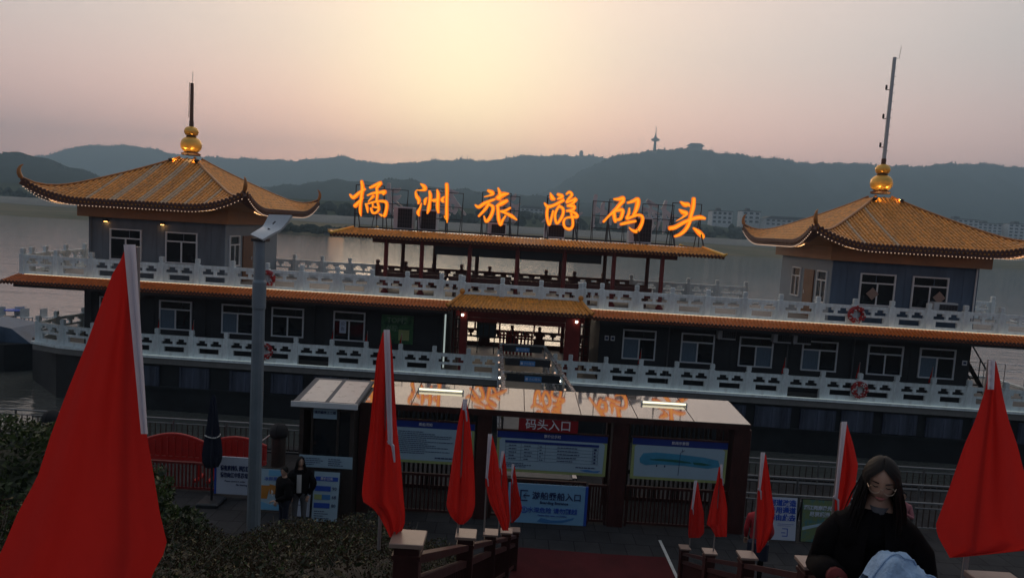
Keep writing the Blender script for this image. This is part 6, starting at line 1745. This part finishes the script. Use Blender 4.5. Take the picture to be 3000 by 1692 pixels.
def hair_short(t, hc, rot, m_):
    h = MB(); rows = []
    for j in range(9):
        ph = lerp(0.02, 1.75, j / 8); row = []
        for i in range(25):
            th = 2 * math.pi * i / 24
            front = max(0, math.cos(th))
            p2 = ph * (1 - 0.50 * front ** 1.5)
            r_ = 1.10 + 0.02 * math.sin(th * 7 + j)
            row.append(tuple(hc + rot @ Vector((math.sin(p2) * math.sin(th) * 0.079 * r_, -math.sin(p2) * math.cos(th) * 0.098 * r_ + 0.004, math.cos(p2) * 0.118 * r_))))
        rows.append(row)
    h.grid(rows).build('hair', m_, t, smooth=True)
def hair_long(length, width=1.0, part=True):
    def f(t, hc, rot, m_):
        h = MB(); rows = []
        n = 48
        for j in range(24):
            row = []
            f_ = j / 23
            for i in range(n + 1):
                th = math.pi * lerp(0.23, 1.77, i / n)       # open over the face
                if j < 9:
                    ph = lerp(0.02, 1.62, j / 8)
                    op = lerp(0.30, 1.0, min(1, j / 6.0))
                    op_ = 0.23 * min(1, max(0, (j - 3.2) / 2.8)) ** 0.8
                    th2 = math.pi + (th - math.pi) * (1 - op_) / 0.77
                    x = math.sin(ph) * math.sin(th2) * (0.092 + 0.0025 * math.sin(i * 2.1)); y = -math.sin(ph) * math.cos(th2) * 0.112 + 0.006; z = math.cos(ph) * (0.132 - 0.006 * math.exp(-(math.sin(th2) / 0.12) ** 2))
                    row.append(tuple(hc + rot @ Vector((x, y, z))))
                else:
                    g = (j - 8) / 15
                    x = math.sin(th) * (0.088 + 0.035 * g * width); y = -math.cos(th) * (0.098 + 0.005 * g) + 0.010 * g
                    wv = 0.006 * math.sin(i * 1.7 + g * 6) * (0.4 + g) + 0.004 * math.sin(i * 4.1)
                    base = hc + rot @ Vector((math.sin(th) * 0.088, -math.cos(th) * 0.108 + 0.006, -0.006))
                    p = Vector((hc.x + x * (1 + wv * 6), hc.y + y + wv, base.z - length * g * (1 - 0.10 * abs(math.sin(i * 2.3)) * g)))
                    p = base.lerp(p, min(1, g * 2.0)); p.z = base.z - length * g
                    row.append(tuple(p))
            rows.append(row)
        h.grid(rows)
        o = h.build('hair', m_, t, smooth=True)
        st = MB()
        for k in range(150):
            th = math.pi * random.uniform(0.23, 1.77); z1 = -length * random.uniform(0.7, 1.03)
            b_ = hc + rot @ Vector((math.sin(th) * 0.092, -math.cos(th) * 0.112 + 0.006, 0.0))
            e = Vector((hc.x + math.sin(th) * (0.122 * width) + random.gauss(0, 0.01), hc.y - math.cos(th) * 0.118, b_.z + z1))
            st.tube([b_, b_.lerp(e, 0.5) + Vector((random.gauss(0, 0.006), -0.004, 0)), e], [0.0035, 0.0045, 0.0012], 4)
        st.build('hair_locks', m_, o)
    return f

# the woman in black coming up the stairs
def woman_extras(t, V, hc, rot):
    gl = MB()
    for sx in (-1, 1):
        c = Vector((sx * 0.033, -0.103, 0.002))
        gl.tube([hc + rot @ (c + Vector((0.027 * math.cos(a), 0.004 * abs(math.cos(a)), 0.024 * math.sin(a)))) for a in np.linspace(0, 6.283, 22)], 0.0014, 5)
        gl.tube([hc + rot @ Vector((sx * 0.060, -0.098, 0.006)), hc + rot @ Vector((sx * 0.082, -0.01, 0.008))], 0.0014, 4)
    gl.tube([hc + rot @ Vector((-0.007, -0.106, 0.008)), hc + rot @ Vector((0.007, -0.106, 0.008))], 0.0014, 4)
    g_ = gl.build('spectacles', mat('gold spectacle wire', (0.55, 0.42, 0.32), 0.3, metal=0.8), t)
    # open coat over the body, with collar
    ct = MB(); rows = []
    prof = [(1.475, 0.078, 0.08), (1.445, 0.115, 0.095), (1.395, 0.165, 0.115), (1.32, 0.205, 0.14), (1.22, 0.222, 0.16), (1.1, 0.232, 0.175), (0.95, 0.245, 0.185), (0.80, 0.255, 0.195), (0.70, 0.26, 0.20)]
    for j, (z, rx_, ry_) in enumerate(prof):
        row = []
        for i in range(41):
            th = 2 * math.pi * lerp(0.035 if z < 1.46 else 0.06, 0.965 if z < 1.46 else 0.94, i / 40)
            w = 1 + 0.02 * math.sin(i * 1.3 + j * 1.9)
            row.append((math.sin(th) * rx_ * w, -math.cos(th) * ry_ * w + 0.012, z))
        rows.append(row)
    ct.grid(rows).build('coat', M['coat'], t, smooth=True)
    for s_, n in ((-1, 'L'), (1, 'R')):
        sh, el, wr = (Vector(V[k + n][0]) for k in ('sho', 'elb', 'wri'))
        pts = [sh + Vector((s_ * -0.02, 0, 0.02)), sh.lerp(el, 0.35) + Vector((s_ * 0.02, 0, 0)), sh.lerp(el, 0.75), el, el.lerp(wr, 0.4), el.lerp(wr, 0.85)]
        MB().tube(pts, [0.066, 0.078, 0.080, 0.078, 0.075, 0.066], 14).build('sleeve', M['coat'], t, smooth=True)
        MB().tube([el.lerp(wr, 0.84), el.lerp(wr, 0.97)], [0.052, 0.050], 12).build('cuff', mat('dark red knit cuff', (0.14, 0.02, 0.02), 0.85), t, smooth=True)
    MB().grid([[(math.sin(a) * 0.068, -math.cos(a) * 0.068 + 0.0, z) for a in np.linspace(-2.2, 2.2, 16)] for z in (1.42, 1.475, 1.50)]).build('shirt_collar', M['grey_cloth'], t, smooth=True)
W_Y = 3.55
wz = gz(3.62) - 0.03
woman = person('woman in black coat with long hair and glasses at the lower right', (2.0, W_Y, wz), 0,
       {'shoL': ((-0.165, 0.01, 1.33), 0.07), 'shoR': ((0.165, 0.01, 1.33), 0.07), 'elbL': ((-0.25, -0.03, 1.06), 0.06), 'wriL': ((-0.17, -0.33, 1.19), 0.034), 'elbR': ((0.27, 0.0, 1.05), 0.06), 'wriR': ((0.10, -0.29, 1.12), 0.034),
        'kneeR': ((0.10, -0.10, 0.50), (0.062, 0.065)), 'ankleR': ((0.10, -0.03, 0.20), (0.042, 0.045)), 'toeR': ((0.115, -0.19, 0.15), (0.045, 0.032))},
       [M['skin'], M['coat'], M['coat'], M['dark_steel']], hair_long(0.36, 1.15), scale=0.93, extras=woman_extras, head_pitch=R(7), head_yaw=R(-2))
woman.rotation_euler = (R(9), 0, R(-24))
# light blue garment draped over the forearm
gm = thing('denim_garment', 'light blue denim garment draped over the arm of the woman in black', 'garment', (1.89, W_Y - 0.47, wz + 1.04 * 0.93 + 0.13), 0)
g_rows = []
for j in range(26):
    v_ = j / 25
    row = []
    for i in range(30):
        u = i / 29
        xx = lerp(-0.14, 0.38, u)
        a = lerp(-2.0, 2.0, v_)
        ridge_z = 0.095 - 0.42 * max(0, u - 0.25) ** 1.5 - 1.6 * max(0, 0.16 - u) ** 1.5
        r_ = 0.085 + 0.02 * math.sin(u * 9)
        wr_ = 0.010 * math.sin(xx * 55 + a * 3) + 0.008 * math.sin(xx * 31 - a * 5 + 1) + 0.006 * math.sin(a * 9 + xx * 80)
        if abs(a) < 1.57: y, z = (r_ + wr_) * math.sin(a), (r_ + wr_) * math.cos(a)
        else: y, z = math.copysign(r_ + wr_ * 1.5, a), -(abs(a) - 1.57) * 0.62
        row.append((xx + 0.3 * wr_, y, z + ridge_z - 0.06))
    g_rows.append(row)
MB().grid(g_rows).build('cloth', M['denim'], gm, smooth=True)
sm = MB()
sm.tube([Vector(g_rows[11][i]) + Vector((0, -0.004, 0.006)) for i in range(30)], 0.004, 5); sm.tube([Vector(g_rows[3][i]) + Vector((0, -0.004, 0.0)) for i in range(30)], 0.004, 5)
sm.build('seam', M['denim'], gm)

# the couple standing by the price board
def back_print(t, V, hc, rot):
    lettering(t, '纹', 0.13, M['white_cloth'], (-0.12, -0.245, 1.12), offset=0.004)
person('man in black jacket with white print standing by the price board', (-4.86, 14.9, PZ), R(-48), {'wriR': ((0.10, -0.26, 1.02), 0.036), 'elbR': ((0.32, -0.06, 1.12), 0.10), 'chest': ((0, 0, 1.28), (0.25, 0.21)), 'waist': ((0, 0, 1.08), (0.25, 0.21)), 'pelvis': ((0, 0, 0.92), (0.23, 0.19)), 'elbL': ((-0.33, 0.02, 1.12), 0.105), 'shoL': ((-0.2, 0.01, 1.38), 0.1), 'shoR': ((0.2, 0.01, 1.38), 0.1)}, [M['skin'], M['coat'], M['navy_cloth'], M['dark_steel']], hair_short, scale=0.95, extras=back_print, group='couple by the price board', head_yaw=R(30))
def open_shirt(t, V, hc, rot):
    MB().grid([[(x, -0.215 - 0.01 * math.cos(x * 30), z) for x in (-0.05, -0.025, 0, 0.025, 0.05)] for z in (1.42, 1.3, 1.15, 1.0)]).build('shirt_front', M['white_cloth'], t, smooth=True)
person('woman with long hair and white top beside the man in black', (-4.62, 15.25, PZ), R(12), {'chest': ((0, 0, 1.28), (0.23, 0.18)), 'waist': ((0, 0, 1.08), (0.23, 0.18)), 'pelvis': ((0, 0, 0.9), (0.22, 0.17)), 'elbL': ((-0.31, 0.02, 1.12), 0.095), 'elbR': ((0.31, 0.02, 1.12), 0.095)}, [M['skin'], M['coat'], M['grey_cloth'], M['dark_steel']], hair_long(0.3), scale=1.02, extras=open_shirt, group='couple by the price board', head_yaw=R(18))
# person in red behind the flag at right, and one further right
def bag(t, V, hc, rot):
    MB().cbox(-0.2, 0.2, 0.13, 0.3, 0.62, 1.0, 0.04).build('bag', M['navy_cloth'], t)
person('person in red jacket with dark bag seen from behind at right', (5.55, 14.1, PZ), R(165), {'elbL': ((-0.26, 0.05, 1.12), 0.06), 'chest': ((0, 0, 1.28), (0.19, 0.14))}, [M['skin'], M['red_cloth'], M['coat'], M['dark_steel']], hair_short, scale=1.06, extras=bag)
person('person in pink top by the right fence behind the woman in black', (9.45, 15.6, PZ), R(-20), {'chest': ((0, -0.05, 1.26), (0.17, 0.13)), 'wriR': ((0.05, -0.3, 1.3), 0.036), 'elbR': ((0.24, -0.12, 1.15), 0.055)}, [M['skin'], mat('faded pink cloth', (0.35, 0.12, 0.14), 0.8), M['coat'], M['dark_steel']], hair_short, scale=0.96)

# ------------------------------------------------------------------ evening haze over the river
hz = MB().box(-4200, 4200, -120, 3500, -1.2, 372).build('haze', None)
hz.data.materials.clear()
hm = bpy.data.materials.new('haze air'); hm.use_nodes = True
hn, hl = hm.node_tree.nodes, hm.node_tree.links
hn.clear()
ho = hn.new('ShaderNodeOutputMaterial'); hv = hn.new('ShaderNodeVolumePrincipled')
hv.inputs['Color'].default_value = (0.50, 0.76, 0.99, 1)
hv.inputs['Density'].default_value = 0.00050
hv.inputs['Anisotropy'].default_value = 0.35
hl.new(hv.outputs[0], ho.inputs['Volume'])
hz.data.materials.append(hm)
tag(hz, 'thin evening haze in the air over the river', 'haze', kind='stuff')
